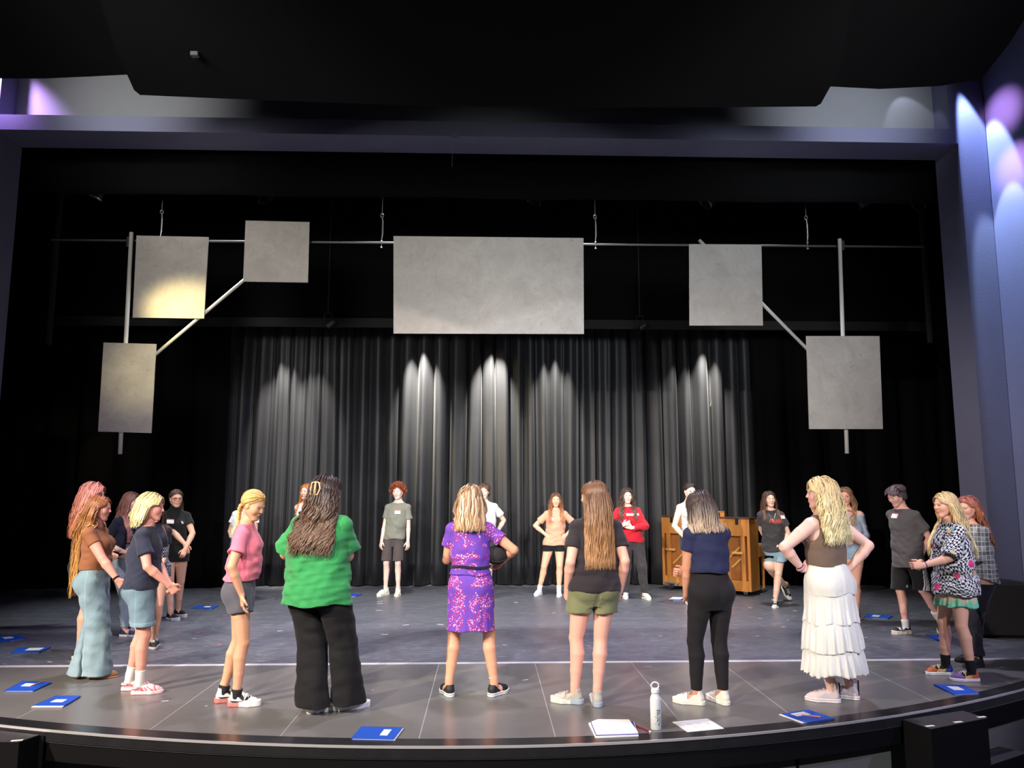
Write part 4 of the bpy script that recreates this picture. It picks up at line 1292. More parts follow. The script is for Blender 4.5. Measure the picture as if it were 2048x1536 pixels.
cloud('ceiling_cloud', [(1500,-700),(1500,120),(1640,172),(1760,178),(1880,172),(1962,158),(1985,130),(2020,85),(2060,20),(2150,-150),(2350,-700)], 5.45, .2, 'black ceiling panel at the upper right, reaching the violet side wall')

# cove lights on the header wall and wall washers on the side wall
spot('cove_light', (-6.0, 8.7, 6.9), (-5.85, 9.32, 6.1), 420, (.62, .38, 1.0), 75, 1.0, .05)
spot('cove_light', (-4.4, 7.4, 6.0), (-4.4, 9.32, 6.3), 130, (1., .97, .93), 80, 1.0, .1)
spot('cove_light', (4.6, 7.4, 6.0), (4.6, 9.32, 6.3), 140, (.85, .90, 1.0), 80, 1.0, .1)
spot('cove_light', (5.25, 9.0, 6.85), (5.45, 9.32, 6.15), 9, (.75, .80, 1.0), 62, .3, .02)
spot('wall_washer', (5.78, 8.86, 7.0), (6.50, 8.92, 4.0), 1500, (.42, .54, 1.0), 27, .35, .02)
spot('wall_washer', (5.72, 8.62, 6.4), (6.52, 8.78, 3.0), 800, (.55, .72, 1.0), 24, .25, .02)
spot('wall_washer', (5.62, 8.65, 6.25), (6.3, 8.75, 6.15), 60, (.80, .42, 1.0), 60, 1.0, .02)
spot('wall_washer', (5.62, 8.55, 5.6), (6.3, 8.65, 5.4), 80, (.80, .42, 1.0), 60, 1.0, .02)
spot('pillar_wash', (2.5, 3.0, 4.6), (6.0, 9.0, 3.0), 300, (.72, .78, 1.0), 36, 1.0, .3)
# tight pools on the back curtain
def pool(px_, py_, e, w=38, c=(1.0, .93, .80)):
    t = ony(px_, py_, 13.5)
    spot('curtain_special', (t.x, 12.84, 4.50), (t.x, 13.42, t.z-.15), e*5.2, c, w, .9, .02)

# ------------------------------------------------------------------ soft goods
def drape(name, x0, x1, z0, z1, Y, mat, label, cat='curtain', seed=1, amp=.07, freq=9., group=None, ang=0.0, nz=24, th=.012, puddle=True):
    rs = np.random.RandomState(seed); W = x1-x0; n = max(16, int(W*46))
    u = np.linspace(0, 1, n+1); s = u*W
    ph = np.cumsum(np.abs(rs.normal(1.0, .35, n+1)))*W/n*freq
    prof = np.sin(ph)*(.65+.35*np.sin(s*1.3+seed))+.30*np.sin(ph*2.1+1.)+.18*np.sin(ph*.37+2)
    prof = np.tanh(prof*1.3)/.87 if amp > .1 else np.sign(prof)*np.abs(prof)**.8
    zs = np.linspace(z0, z1, nz+1); V = []
    for side in (0, 1):
        for j, z in enumerate(zs):
            t = (z-z0)/(z1-z0)
            sway = .03*np.sin(s*2.2+3*t+seed)*(1-t)+.012*np.sin(s*7.+5*t)
            a = amp*(1.0-.25*t)
            flop = (.05*np.exp(-((z-z0)/.06)**2)*np.sin(ph*.5+seed) if puddle else 0)
            yy = Y+prof*a+sway*.6+flop+side*th
            xx = x0+s+.35*amp*np.cos(ph)+sway
            V.append(np.stack([xx, yy, np.full(n+1, z)], 1))
    V = np.concatenate(V); m = n+1; N = (nz+1)*m
    i, j = np.meshgrid(np.arange(n), np.arange(nz)); a = (j*m+i).ravel()
    f1 = np.stack([a, a+1, a+m+1, a+m], 1); f2 = f1[:, ::-1]+N
    rim = list(range(m))+[k*m+n for k in range(1, nz+1)]+[nz*m+k for k in range(n-1, -1, -1)]+[k*m for k in range(nz-1, 0, -1)]
    rim = np.array(rim); f3 = np.stack([rim, rim+N, np.roll(rim, -1)+N, np.roll(rim, -1)], 1)
    o = link_mesh(name, V, np.concatenate([f1, f2, f3]), mat, smooth=True)
    tag(o, label, cat, group); return o

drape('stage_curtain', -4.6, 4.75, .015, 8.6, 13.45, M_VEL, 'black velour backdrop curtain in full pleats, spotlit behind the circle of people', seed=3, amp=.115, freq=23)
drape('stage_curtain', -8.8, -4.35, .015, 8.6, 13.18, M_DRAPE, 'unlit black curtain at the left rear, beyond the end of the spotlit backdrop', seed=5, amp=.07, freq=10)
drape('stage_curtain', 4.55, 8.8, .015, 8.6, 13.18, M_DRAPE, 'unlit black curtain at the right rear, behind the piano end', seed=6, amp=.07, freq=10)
zb2 = ony(1000, 657, 12.6).z
o = drape('border_curtain', -8.5, 8.5, zb2, 8.6, 12.6, M_DRAPE, 'flat black border curtain hung across above the backdrop, its hem a thin band', 'curtain', seed=8, amp=.008, freq=5, puddle=False)
mb = MB(); mb.box((-8.5, 12.55, zb2-.005), (8.5, 12.58, zb2+.15), bev=.006); h_ = mb.build('hem_band', plain('faded_black_webbing', (.007,.007,.0075), .9), o)
zb1 = ony(1000, 397, 9.75).z
drape('border_curtain', -7.5, 7.5, zb1, 8.6, 9.75, M_DRAPE, 'black border curtain just behind the proscenium beam', 'curtain', seed=9, amp=.01, freq=4, puddle=False)
def tab(pxl, pxr, pyb, Y, lab, sd):
    a, b_ = ony(pxl, pyb, Y), ony(pxr, pyb, Y)
    o = drape('tab_curtain', a.x, b_.x, a.z, 8.6, Y, M_DRAPE, lab, 'curtain', seed=sd, amp=.02, freq=5, puddle=False)
    x = b_.x if pxl < 1000 else a.x
    mb = MB(); mb.box((x-.03, Y-.06, a.z-.02), (x+.03, Y+.0, 8.6), bev=.01); e = mb.build('webbing_edge', plain('grey_black_webbing', (.008,.008,.0085), .9), o)
tab(-160, 100, 686, 10.9, 'short black tab curtain hanging at the upper left beside the pipe', 11)
tab(1858, 2010, 684, 10.9, 'short black tab curtain hanging at the upper right beside the pipe', 12)
for x, y, e in ((845, 780, 520), (985, 780, 520), (1105, 810, 260), (570, 830, 230), (625, 870, 150), (1405, 790, 280), (1355, 850, 90)):
    pool(x, y, e)

# ------------------------------------------------------------------ hanging set: pipe, poles, painted panels
def panel_mat(name, c):
    m, nt, b, L = new_mat(name)
    tc = node(nt, 'ShaderNodeTexCoord')
    n1 = node(nt, 'ShaderNodeTexNoise', Scale=3.5, Detail=8., Roughness=.7, Distortion=.8); L(tc.outputs['Object'], n1.inputs['Vector'])
    n2 = node(nt, 'ShaderNodeTexNoise', Scale=7., Detail=12., Roughness=.78, Distortion=2.6); L(tc.outputs['Object'], n2.inputs['Vector'])
    r = node(nt, 'ShaderNodeValToRGB'); r.color_ramp.elements[0].position = .33; r.color_ramp.elements[0].color = (*[v*.66 for v in c], 1)
    r.color_ramp.elements[1].position = .44; r.color_ramp.elements[1].color = (*c, 1); L(n2.outputs[0], r.inputs[0])
    mx = node(nt, 'ShaderNodeMix', data_type='RGBA', blend_type='MULTIPLY'); mx.inputs[0].default_value = .55
    r3 = node(nt, 'ShaderNodeValToRGB'); r3.color_ramp.elements[0].position = .3; r3.color_ramp.elements[0].color = (.60,.58,.56,1); r3.color_ramp.elements[1].position = .65; r3.color_ramp.elements[1].color = (1,1,1,1)
    L(n1.outputs[0], r3.inputs[0]); L(r.outputs[0], mx.inputs[6]); L(r3.outputs[0], mx.inputs[7]); L(mx.outputs[2], b.inputs['Base Color'])
    b.inputs['Roughness'].default_value = .55
    bp = node(nt, 'ShaderNodeBump', Strength=.15, Distance=.01); L(n2.outputs[0], bp.inputs['Height']); L(bp.outputs[0], b.inputs['Normal'])
    return m
PY = 9.97
M_PAN = panel_mat('concrete_look_paint', (.36, .342, .32))
def panel(q, label):
    P = [ony(x, y, PY) for x, y in q]; mb = MB()
    mb.add([(p.x, PY, p.z) for p in P]+[(p.x, PY+.019, p.z) for p in P], [(3,2,1,0), (4,5,6,7), (0,1,5,4), (1,2,6,5), (2,3,7,6), (3,0,4,7)])
    o = mb.build('set_panel', M_PAN); tag(o, label, 'panel', 'grey painted panels hanging above the stage')
    # timber frame on the back
    z0 = max(p.z for p in P[2:])+.02; z1 = min(p.z for p in P[:2])-.02; x0 = max(P[0].x, P[3].x)+.02; x1 = min(P[1].x, P[2].x)-.02
    fb = MB()
    for a, b_ in (((x0, z0), (x1, z0+.04)), ((x0, z1-.04), (x1, z1)), ((x0, z0+.04), (x0+.04, z1-.04)), ((x1-.04, z0+.04), (x1, z1-.04))):
        fb.box((a[0], PY+.0192, a[1]), (b_[0], PY+.030, b_[1]))
    fb.build('back_frame', plain('raw_pine', (.35, .24, .13), .7), o)
    zp = ony((q[0][0]+q[1][0])/2, 480+14*((q[0][0]+q[1][0])/2-103)/1743, PY+.14).z
    if z0 < zp < z1:
        for x in (x0+.12, x1-.16):
            hb = MB(); hb.box((x, PY+.019, zp-.06), (x+.04, PY+.1245, zp+.018), bev=.003); hb.build('hanger', M_DARKM, o)
panel([(787,472),(1167,476),(1168,668),(787,667)], 'widest grey mottled panel, hanging above the middle of the curtain')
panel([(273,471),(417,474),(408,637),(265,635)], 'grey panel glowing warm yellow at its lower right, beside the left vertical pole')
panel([(491,441),(619,444),(616,565),(486,563)], 'smallest grey panel, highest of the left three')
panel([(207,685),(312,688),(302,866),(196,863)], 'tall narrow grey panel, lowest of the left three')
panel([(1378,488),(1523,489),(1526,651),(1379,651)], 'upper grey panel of the right pair, crossed behind by the diagonal pole')
panel([(1613,672),(1759,672),(1766,858),(1619,858)], 'lower grey panel of the right pair, by the right vertical pole')
def pole(pts, r, label, name='pole', Y=PY+.06, mat=M_STEEL, cat='pole', group=None):
    mb = MB(); P = [ony(x, y, Y) for x, y in pts]; P = [(p.x, Y, p.z) for p in P]
    mb.tube(P, r, 12); o = mb.build(name, mat, smooth=False); tag(o, label, cat, group)
    for f in o.data.polygons: f.use_smooth = len(f.vertices) == 4
    return o, P
M_POLE = plain('pale_grey_pole_paint', (.50, .49, .46), .4, spec=.6)
pp, P = pole([(103,480),(1846,494)], .015, 'long thin horizontal steel pipe carrying the hanging panels', 'batten_pipe', Y=PY+.14)
pole([(263,465),(240,908)], .026, 'upright pale pole at the left, passing behind the lowest left panel', 'support_pole', mat=M_POLE, Y=PY+.0562)
pole([(1679,478),(1694,907)], .026, 'upright pale pole at the right, passing behind the lower right panel', 'support_pole', mat=M_POLE, Y=PY+.0562)
pole([(500,550),(300,718)], .022, 'diagonal pale pole joining the three left panels', 'support_pole', mat=M_POLE, Y=PY+.0522)
pole([(1398,480),(1632,716)], .0222, 'diagonal pale pole joining the two right panels', 'support_pole', mat=M_POLE, Y=PY+.0522)
for x, y in ((262, 486), (1680, 493)):
    p = ony(x, y, PY+.14); mb = MB(); mb.box((p.x-.035, PY+.0825, p.z-.07), (p.x+.035, PY+.124, p.z+.07), bev=.003); mb.tube([(p.x-.05, PY+.10, p.z+.03), (p.x+.05, PY+.10, p.z+.03)], .012, 8)
    tag(mb.build('pipe_clamp', M_DARKM), 'black clamp fixing the %s upright pole to the pipe' % ('left' if x < 900 else 'right'), 'clamp', 'pipe clamps')
for k, (x, y0, y1) in enumerate(((320,385,482), (763,390,489), (1191,395,491), (1615,398,492))):
    a, b_ = ony(x, y0-30, PY+.14), ony(x, y1, PY+.14); zt_ = b_.z
    root = empty('rigging_cable', (b_.x, PY+.14, zt_)); tag(root, ('steel lift cable just above the warm lit left panel', 'steel lift cable left of the widest panel', 'steel lift cable right of the widest panel', 'steel lift cable between the right two panels')[k], 'cable', 'lift cables holding the pipe')
    mb = MB(); mb.tube([(0,0,.40), (0,0,8.6-zt_)], .0045, 6); mb.build('wire', M_STEEL, root)
    mb = MB(); mb.tube([(0,0,.06),(.004,0,.09),(.010,0,.14),(.010,0,.30),(.004,0,.36),(0,0,.38)], [.006,.008,.011,.011,.008,.006], 8)
    mb.tube([(.02*math.cos(t*PI/6), 0, .40+.028*math.sin(t*PI/6)) for t in range(13)], .005, 6); mb.build('turnbuckle', M_STEEL, root)
    mb = MB(); mb.lathe([(0,-.05),(.016,-.045),(.018,-.033),(0,-.03)], 10); mb.lathe([(0,.035),(.016,.04),(.018,.052),(0,.06)], 10); mb.tube([(0,0,-.05),(0,0,.06)], .006, 6); mb.build('bolt', M_METAL, root)

# small lanterns peeping under the borders, and a hook under the beam
def lantern(x, y, Y, tilt, label, lit=True, s=1.0):
    p = ony(x, y, Y); root = empty('stage_light', (p.x, Y, p.z)); tag(root, label, 'light fixture', 'stage lights peeping out below the borders')
    M = Matrix.Rotation(tilt, 4, 'Y')
    mb = MB(); mb.lathe([(0,.30*s),(.06*s,.28*s),(.085*s,.20*s),(.09*s,.0),(.10*s,-.02*s),(.088*s,-.02*s),(.08*s,.10*s),(0,.12*s)], 18, M=M); mb.build('housing', M_DARKM, root)
    mb = MB(); mb.lathe([(.101*s,-.022*s),(.101*s,.0),(.094*s,.0),(.094*s,-.022*s)], 18, M=M); mb.build('rim', M_METAL if lit else M_DARKM, root)
    mb = MB(); mb.tube([(-.11*s,0,.12*s),(-.11*s,0,.42*s),(.11*s,0,.42*s),(.11*s,0,.12*s)], .012*s, 6); mb.tube([(0,0,.42*s),(0,0,8.6-p.z)], .015*s, 6); mb.build('yoke', M_DARKM, root)
lantern(190, 392, 10.2, .5, 'small black stage light at the far upper left, under the front border')
lantern(530, 398, 10.2, -.4, 'small black stage light above the smallest left panel', False)
lantern(1069, 403, 10.2, .3, 'small black stage light above the widest panel', False)
lantern(1412, 405, 10.2, .7, 'small stage light catching white light above the upper right panel')
lantern(1732, 408, 10.2, -.5, 'small black stage light right of the fourth lift cable', False)
lantern(1838, 410, 10.2, .6, 'small stage light at the far right end of the front border')
lantern(655, 652, 12.4, .9, 'small lantern under the rear border, left of the widest panel', False, .5)
lantern(1280, 657, 12.4, .9, 'small lantern under the rear border, right of the widest panel', False, .5)
p = ony(910, 275, 8.98)
mb = MB(); mb.box((p.x-.04, 8.93, p.z-.04), (p.x+.04, 9.0, p.z+.05), bev=.006); mb.tube([(p.x-.03, 8.96, p.z-.04), (p.x-.03, 8.96, p.z-.38)], .003, 6)
mb.tube([(p.x+.04, 8.97, p.z+.0), (p.x+.2, 8.97, p.z-.05), (p.x+.36, 8.97, p.z+.0)], .004, 6)
tag(mb.build('bracket', M_WALLP), 'small bracket with a hanging wire under the middle of the proscenium beam', 'bracket')
p = onz(390, 107, 4.99); mb = MB(); mb.box((p.x-.03, p.y-.025, 4.965), (p.x+.03, p.y+.025, 4.999), bev=.004); tag(mb.build('ceiling_sensor', plain('dark_grey_box', (.05,.05,.055), .7)), 'tiny grey box fixed to the black ceiling panel at upper left', 'sensor')
# ------------------------------------------------------------------ steps, speaker, seat
def step_block(q, zt, zb, label, tapes, group='black steps up to the stage'):
    P0 = [onz(x, y, zt) for x, y in q]; P = []
    for i in range(len(P0)):
        for t in range(8):
            p = P0[i].lerp(P0[(i+1) % len(P0)], t/8); p.y = min(p.y, edge_y(p.x)-.012); P.append(p)
    mb = MB(); mb.prism([(p.x, p.y) for p in P], zb, zt)
    o = mb.build('step_unit', M_BLACKP); tag(o, label, 'step', group)
    c = sum((Vector((p.x, p.y)) for p in P), Vector((0, 0)))/len(P)
    t = MB(); t.prism([tuple(c+(Vector((p.x, p.y))-c)*.985) for p in P], zt+.0005, zt+.0035); t.build('tread', plain('worn_black_tread', (.030, .028, .030), .5, var=.4, vscale=20), o)
    for x, y in tapes:
        p = onz(x, y, zt+.004); tp = MB(); tp.box((-.035, -.012, 0), (.035, .012, .0015), M=Matrix.Translation(p) @ Matrix.Rotation(.25, 4, 'Z')); tp.build('glow_tape', plain('cream_glow_tape', (.70, .68, .58), .6), o)
    return o
step_block([(1806,1440),(1926,1422),(1975,1437),(1862,1459)], -.03, -.36, 'top step at the right of the stage front, three cream tape marks on its edge', [(1860,1452),(1916,1444),(1963,1434)])
step_block([(1858,1513),(1980,1489),(2056,1506),(1940,1545)], -.37, -.95, 'lower step at the right of the stage front, under the taped one', [])
step_block([(-60,1436),(104,1462),(38,1485),(-60,1484)], -.03, -.95, 'step block at the left of the stage front, cream tape on its corner', [(34,1481),(12,1451)])

p = onz(2012, 1277); root = empty('stage_speaker', (p.x+.02, p.y, 0), math.radians(-8)); tag(root, 'black floor loudspeaker at the far right by the proscenium pillar', 'speaker')
mb = MB(); mb.box((-.29, 0, .0), (.34, .36, .60), bev=.035); mb.build('cabinet', plain('black_speaker_paint', (.012,.012,.013), .6, bump=.4, bscale=150), root)
mb = MB(); mb.box((-.25, -.012, .035), (.30, .004, .57), bev=.005); mb.build('grille', plain('black_speaker_grille', (.008,.008,.009), .5, bump=.8, bscale=400), root)
mb = MB(); mb.box((-.02, -.016, .28), (.02, -.010, .30), bev=.002); mb.build('badge', M_DARKM, root)

p = onz(1996, 1515, -.42); root = empty('office_chair', (p.x+.10, p.y-.28, -.95), .3); tag(root, 'black plastic chair back at the bottom right corner, before the lower step', 'chair')
mb = MB()
mb.tube([(-.22,0,.30),(-.23,0,.44),(-.19,0,.505),(-.08,0,.525),(.10,0,.52),(.24,0,.49),(.27,0,.40),(.27,0,.28)], .022, 10)
mb.build('backrest_frame', plain('glossy_black_plastic', (.012,.012,.012), .25), root, smooth=True)
mb = MB(); mb.box((-.18,-.012,.30), (.24,.012,.465), bev=.01); mb.build('backrest', plain('black_mesh_fabric', (.012,.012,.012), .7), root)
mb = MB(); mb.box((-.22,-.46,.14), (.26,.0,.20), bev=.025); mb.build('seat', plain('black_seat_fabric', (.012,.012,.012), .8), root)
for sx in (-.19, .23):
    for sy in (-.42, -.03):
        mb = MB(); mb.tube([(sx, sy, 0), (sx, sy, .33 if sy > -.1 else .15)], .014, 8); mb.build('leg', M_DARKM, root)

# ------------------------------------------------------------------ upright piano seen from behind
M_OAK = plain('honey_oak', srgb(196, 128, 58), .38, var=.22, vscale=2.2, stretch=(9, 9, .8), spec=.5)
M_OAKD = plain('spruce_soundboard', srgb(168, 104, 48), .45, var=.25, vscale=2.0, stretch=(10, 10, .8))
M_OAKL = plain('pale_beech_rail', srgb(226, 170, 92), .45, var=.1, vscale=3)
a, b_ = onz(1326, 1178), onz(1504, 1194)
W_ = (b_-a).length; ang = math.atan2(b_.y-a.y, b_.x-a.x)
root = empty('upright_piano', (a.x, a.y, 0), ang); tag(root, 'honey oak upright piano on casters, its ribbed back to the camera', 'piano')
Hh = 1.15; D_ = .34; W2 = W_
mb = MB()
mb.box((0,0,.07), (.045,D_,Hh), bev=.004); mb.box((W2-.045,0,.07), (W2,D_,Hh), bev=.004)
mb.box((.045,.0,Hh-.26), (W2-.045,.05,Hh), bev=.004); mb.box((.045,0,.09), (W2-.045,.05,.22), bev=.004)
mb.box((.045,D_-.03,.09), (W2-.045,D_,Hh)); mb.box((.045,0,.07), (W2-.045,D_,.09))
mb.build('case', M_OAK, root)
mb = MB(); mb.box((.045,.07,.22), (W2-.045,.085,Hh-.26)); mb.build('soundboard', M_OAKD, root)
for x in (.115, .50, .95, W2-.115):
    mb = MB(); mb.box((x-.035,.0,.22), (x+.035,.068,Hh-.26), bev=.004); mb.build('back_post', M_OAK, root)
for k in range(6):
    x = .16+k*.20; mb = MB(); M = Matrix.Translation((x+.12, .0, .52)) @ Matrix.Rotation(-.75, 4, 'Y')
    mb.box((-.30 if k not in (0,5) else -.16,.056,-.012), (.30 if k not in (0,5) else .16,.0695,.012), M=M); mb.build('soundboard_rib', M_OAKL, root)
for x in (.075, W2-.28):
    mb = MB(); mb.box((x,-.035,.62), (x+.17,-.003,.655), bev=.006); mb.build('lifting_handle', M_OAKL, root)
for x in (.16, W2-.22):
    mb = MB(); mb.box((x,-.008,Hh-.085), (x+.05,.0,Hh+.004), bev=.002); mb.build('lid_hinge', M_DARKM, root)
mb = MB(); mb.box((-.012,-.012,Hh), (W2+.012,D_+.02,Hh+.024), bev=.006); mb.build('lid', plain('dark_glossy_lid', (.10,.055,.035), .22), root)
mb = MB(); mb.box((.40,.16,Hh+.026), (.47,.18,Hh+.10)); mb.box((.95,.16,Hh+.026), (1.02,.18,Hh+.10)); mb.box((.40,.16,Hh+.09), (1.02,.18,Hh+.11)); mb.build('music_desk', M_OAK, root)
mb = MB(); mb.box((0,D_,.56), (W2,D_+.30,.74), bev=.01); mb.build('keybed', M_OAK, root)
mb = MB()
for k in range(36): mb.box((.06+k*(W2-.12)/36+.0008,D_+.14,.742), (.06+(k+1)*(W2-.12)/36-.0008,D_+.29,.757))
mb.build('white_keys', plain('ivory_key', (.75,.73,.68), .3), root)
mb = MB()
for k in range(35):
    if k % 7 in (2, 6): continue
    mb.box((.06+(k+1)*(W2-.12)/36-.006,D_+.14,.758), (.06+(k+1)*(W2-.12)/36+.006,D_+.23,.768))
mb.build('black_keys', plain('ebony_key', (.01,.01,.01), .3), root)
for x in (.05, W2-.05):
    mb = MB(); mb.tube([(x,D_+.26,.07),(x,D_+.26,.56)], [.022,.034], 12); mb.build('leg', M_OAK, root)
for x, y, big in ((.17,.04,1), (W2-.12,.06,0), (.06,D_+.22,0), (W2-.06,D_+.22,0)):
    mb = MB(); r_ = .052 if big else .032
    M = Matrix.Translation((x, y-(.055 if big else 0), r_)) @ Matrix.Rotation(PI/2, 4, 'Y')
    mb.lathe([(0,-.012),(r_*.8,-.014),(r_,-.009),(r_,.009),(r_*.8,.014),(0,.012)], 18, M=M); w = mb.build('caster', plain('black_rubber', (.02,.02,.02), .6), root)
    fk = MB(); fk.box((x-.03, y-.075 if big else y-.02, r_*1.5), (x+.03, y+.03, .09 if big else .075), bev=.004); fk.box((x-.024, y-.062 if big else y-.01, r_*.8), (x-.017, y-.045 if big else y+.01, r_*1.7)); fk.box((x+.017, y-.062 if big else y-.01, r_*.8), (x+.024, y-.045 if big else y+.01, r_*1.7)); fk.build('caster_fork', M_STEEL, w)
mb = MB(); mb.box((.04,-.05,.10), (.30,.0,.125), bev=.004); mb.box((.08,-.05,.075), (.12,.0,.10)); mb.box((.24,-.05,.075), (.28,.0,.10)); mb.build('truck_bracket', M_STEEL, root)

# ------------------------------------------------------------------ folders, papers, bottle
M_BLUE = plain('royal_blue_card', srgb(22, 76, 176), .55, spec=.4, var=.05)
M_PAPER = plain('white_paper', (.78,.77,.75), .8)
M_LABEL = plain('white_label', (.72,.72,.70), .6)
M_PEN = plain('pink_pencil', srgb(215, 130, 110), .5)
def quad_thing(name, q, z0, z1, mat, parent=None, origin=None):
    P = [onz(x, y, 0) for x, y in q]; o_ = origin or Vector((0,0,0))
    mb = MB(); mb.prism([(p.x-o_.x, p.y-o_.y) for p in P], z0, z1); return mb.build(name, mat, parent)
def folder(q, label, lab=None, paper=None, pencil=None, labmat=None):
    """q: the four floor corners in the photo, order left-far, right-far, right-near, left-near"""
    P = [onz(x, y, 0) for x, y in q]; c = sum(P, Vector())/4
    root = empty('pocket_folder', (c.x, c.y, 0)); tag(root, label, 'folder', 'blue folders lying on the stage floor')
    loc = [p-c for p in P]
    mb = MB(); mb.prism([(p.x, p.y) for p in loc], .001, .0035); mb.prism([(p.x*.995, p.y*.995) for p in loc], .0085, .011)
    # spine along the far edge or left edge, whichever is longer
    e = [(loc[0], loc[1]), (loc[0], loc[3])]; s_ = max(e, key=lambda t: (t[0]-t[1]).length)
    d = (s_[1]-s_[0]).normalized(); n_ = Vector((-d.y, d.x, 0)); n_ = n_ if n_.dot(-(s_[0]+s_[1])) > 0 else -n_
    mb.prism([tuple(v.xy) for v in (s_[0], s_[1], s_[1]+n_*.004, s_[0]+n_*.004)], .001, .011)
    mb.build('cover', M_BLUE, root)
    def inner(u0, v0, u1, v1, z0, z1, nm, mat, rot=0):
        f = lambda u, v: (loc[0]*(1-u)*(1-v)+loc[1]*u*(1-v)+loc[2]*u*v+loc[3]*(1-u)*v)
        m = MB(); m.prism([tuple(f(u, v).xy) for u, v in ((u0,v0),(u1,v0),(u1,v1),(u0,v1))], z0, z1); return m.build(nm, mat, root)
    inner(.03, .03, .965, .985, .0037, .0083, 'loose_pages', M_PAPER)
    if paper: inner(*paper, .0036, .0082, 'page_edge', M_PAPER)
    if lab: inner(*lab, .0112, .0122, 'name_label', labmat or M_LABEL)
    if pencil:
        (u0, v0), (u1, v1) = pencil
        f = lambda u, v: (loc[0]*(1-u)*(1-v)+loc[1]*u*(1-v)+loc[2]*u*v+loc[3]*(1-u)*v)
        a_, b2 = f(u0, v0), f(u1, v1); m = MB(); m.tube([(a_.x, a_.y, .0165), (b2.x, b2.y, .0165)], .004, 6)
        po = m.build('pencil', M_PEN); po.location = (c.x, c.y, 0); tag(po, 'pencil lying on the '+label.split(',')[0], 'pencil', 'pencils on the folders')
    return root
folder([(-38,1277),(34,1272),(53,1278),(-20,1290)], 'blue folder cut by the left picture edge, farthest back of the left four', (.50,.25,.76,.62))
folder([(38,1297),(102,1296),(79,1307),(20,1308)], 'blue folder with a cream and white label, just behind the white tape line at left', (.36,.15,.84,.62), labmat=plain('cream_label', (.75,.75,.55), .6))
folder([(46,1364),(103,1367),(67,1384),(8,1384)], 'blue folder with a pencil over its label, left of the ginger girl in wide jeans', (.26,.24,.66,.55), pencil=((.62,.58),(.74,-.04)))
folder([(112,1394),(162,1394),(129,1414),(66,1414)], 'blue folder with white pages sliding out at its front, left front corner of stage', (.32,.40,.74,.68), (.02,.95,.98,1.10))
folder([(396,1212),(436,1213),(425,1219),(382,1218)], 'small blue folder behind the blond bowl-haired youth, near the girl in glasses', (.45,.25,.75,.6))
folder([(722,1456),(806,1458),(788,1482),(702,1480)], 'blue folder on the stage lip in front of the person in green', (.60,.22,.78,.72), (.97,.03,1.02,.99))
folder([(1617,1422),(1671,1440),(1610,1448),(1563,1431)], 'blue folder with pencil on its label, near the white skirt', (.12,.30,.42,.78), (-.03,.9,.98,1.07), ((.40,.62),(.78,.30)))
folder([(1867,1371),(1928,1373),(1959,1389),(1908,1391)], 'blue folder at right, in front of the multicoloured shoes', (.30,.22,.68,.62))
folder([(1738,1229),(1786,1233),(1776,1239),(1727,1236)], 'blue folder behind the boy in three-stripe shorts', (.25,.25,.55,.7))
folder([(1850,1271),(1884,1272),(1894,1284),(1878,1283)], 'blue folder under the trailing foot of the boy in three-stripe shorts', (.45,.55,.85,.95))
folder([(1356,1195),(1392,1196),(1386,1203),(1345,1202)], 'blue folder with white sheets on it, in front of the piano', (-.25,.1,.35,.8))
folder([(688,1189),(724,1189),(712,1194),(676,1195)], 'blue folder behind the person in green, near the curly-haired boy', None)
folder([(1245,1189),(1262,1189),(1258,1192),(1240,1192)], 'sliver of a blue folder between the girl with waist-long hair and the girl in red', None)

# white script and its papers
c = onz(1226, 1455); root = empty('script_stack', (c.x, c.y, 0)); tag(root, 'stack of white script pages lying open on the stage lip, left of the bottle', 'script')
def qp(name, q, z0, z1, mat): 
    P = [onz(x, y, z1) for x, y in q]; mb = MB(); mb.prism([(p.x-c.x, p.y-c.y) for p in P], z0, z1); return mb.build(name, mat, root)
qp('under_pages', [(1177,1446),(1190,1440),(1268,1444),(1277,1470),(1191,1474)], .001, .010, M_PAPER)
qp('blue_cover', [(1181,1444),(1192,1440),(1266,1443),(1276,1468),(1192,1471)], .0105, .0135, plain('navy_cover', srgb(45,50,150), .6))
tp_ = qp('top_pages', [(1183,1443),(1196,1438),(1258,1439),(1276,1464),(1193,1467)], .014, .024, M_PAPER)
ln = MB()
for k in range(9):
    a_, b2 = onz(1241+k*1.2, 1441+k*1.9, .0245), onz(1257+k*1.3, 1441.5+k*1.9, .0245); ln.tube([(a_.x-c.x, a_.y-c.y, .0243), (b2.x-c.x, b2.y-c.y, .0243)], .0009, 4)
ln.build('printed_lines', plain('faint_grey_print', (.42,.40,.36), .8), tp_)
a_, b2 = onz(1271, 1453), onz(1299, 1465); mb = MB(); mb.tube([(a_.x,a_.y,.007),(b2.x,b2.y,.007)], .006, 8); pen = mb.build('pen', plain('dark_red_pen', srgb(120, 30, 40), .35)); tag(pen, 'dark red pen on the floor between script and bottle', 'pen')
mb = MB(); d = (b2-a_).normalized(); mb.tube([(b2.x,b2.y,.007),(b2.x+d.x*.012,b2.y+d.y*.012,.007)], .0062, 8); mb.build('pen_tip', M_PAPER, pen)
quads = [(1345,1445),(1415,1438),(1448,1458),(1375,1465)]
c2 = onz(1396, 1451); root = empty('paper_sheet', (c2.x, c2.y, 0)); tag(root, 'single white sheet of paper on the stage lip, right of the bottle', 'paper')
P = [onz(x, y) for x, y in quads]; mb = MB(); mb.prism([(p.x-c2.x, p.y-c2.y) for p in P], .0015, .004); mb.build('sheet', M_PAPER, root)
mb = MB()
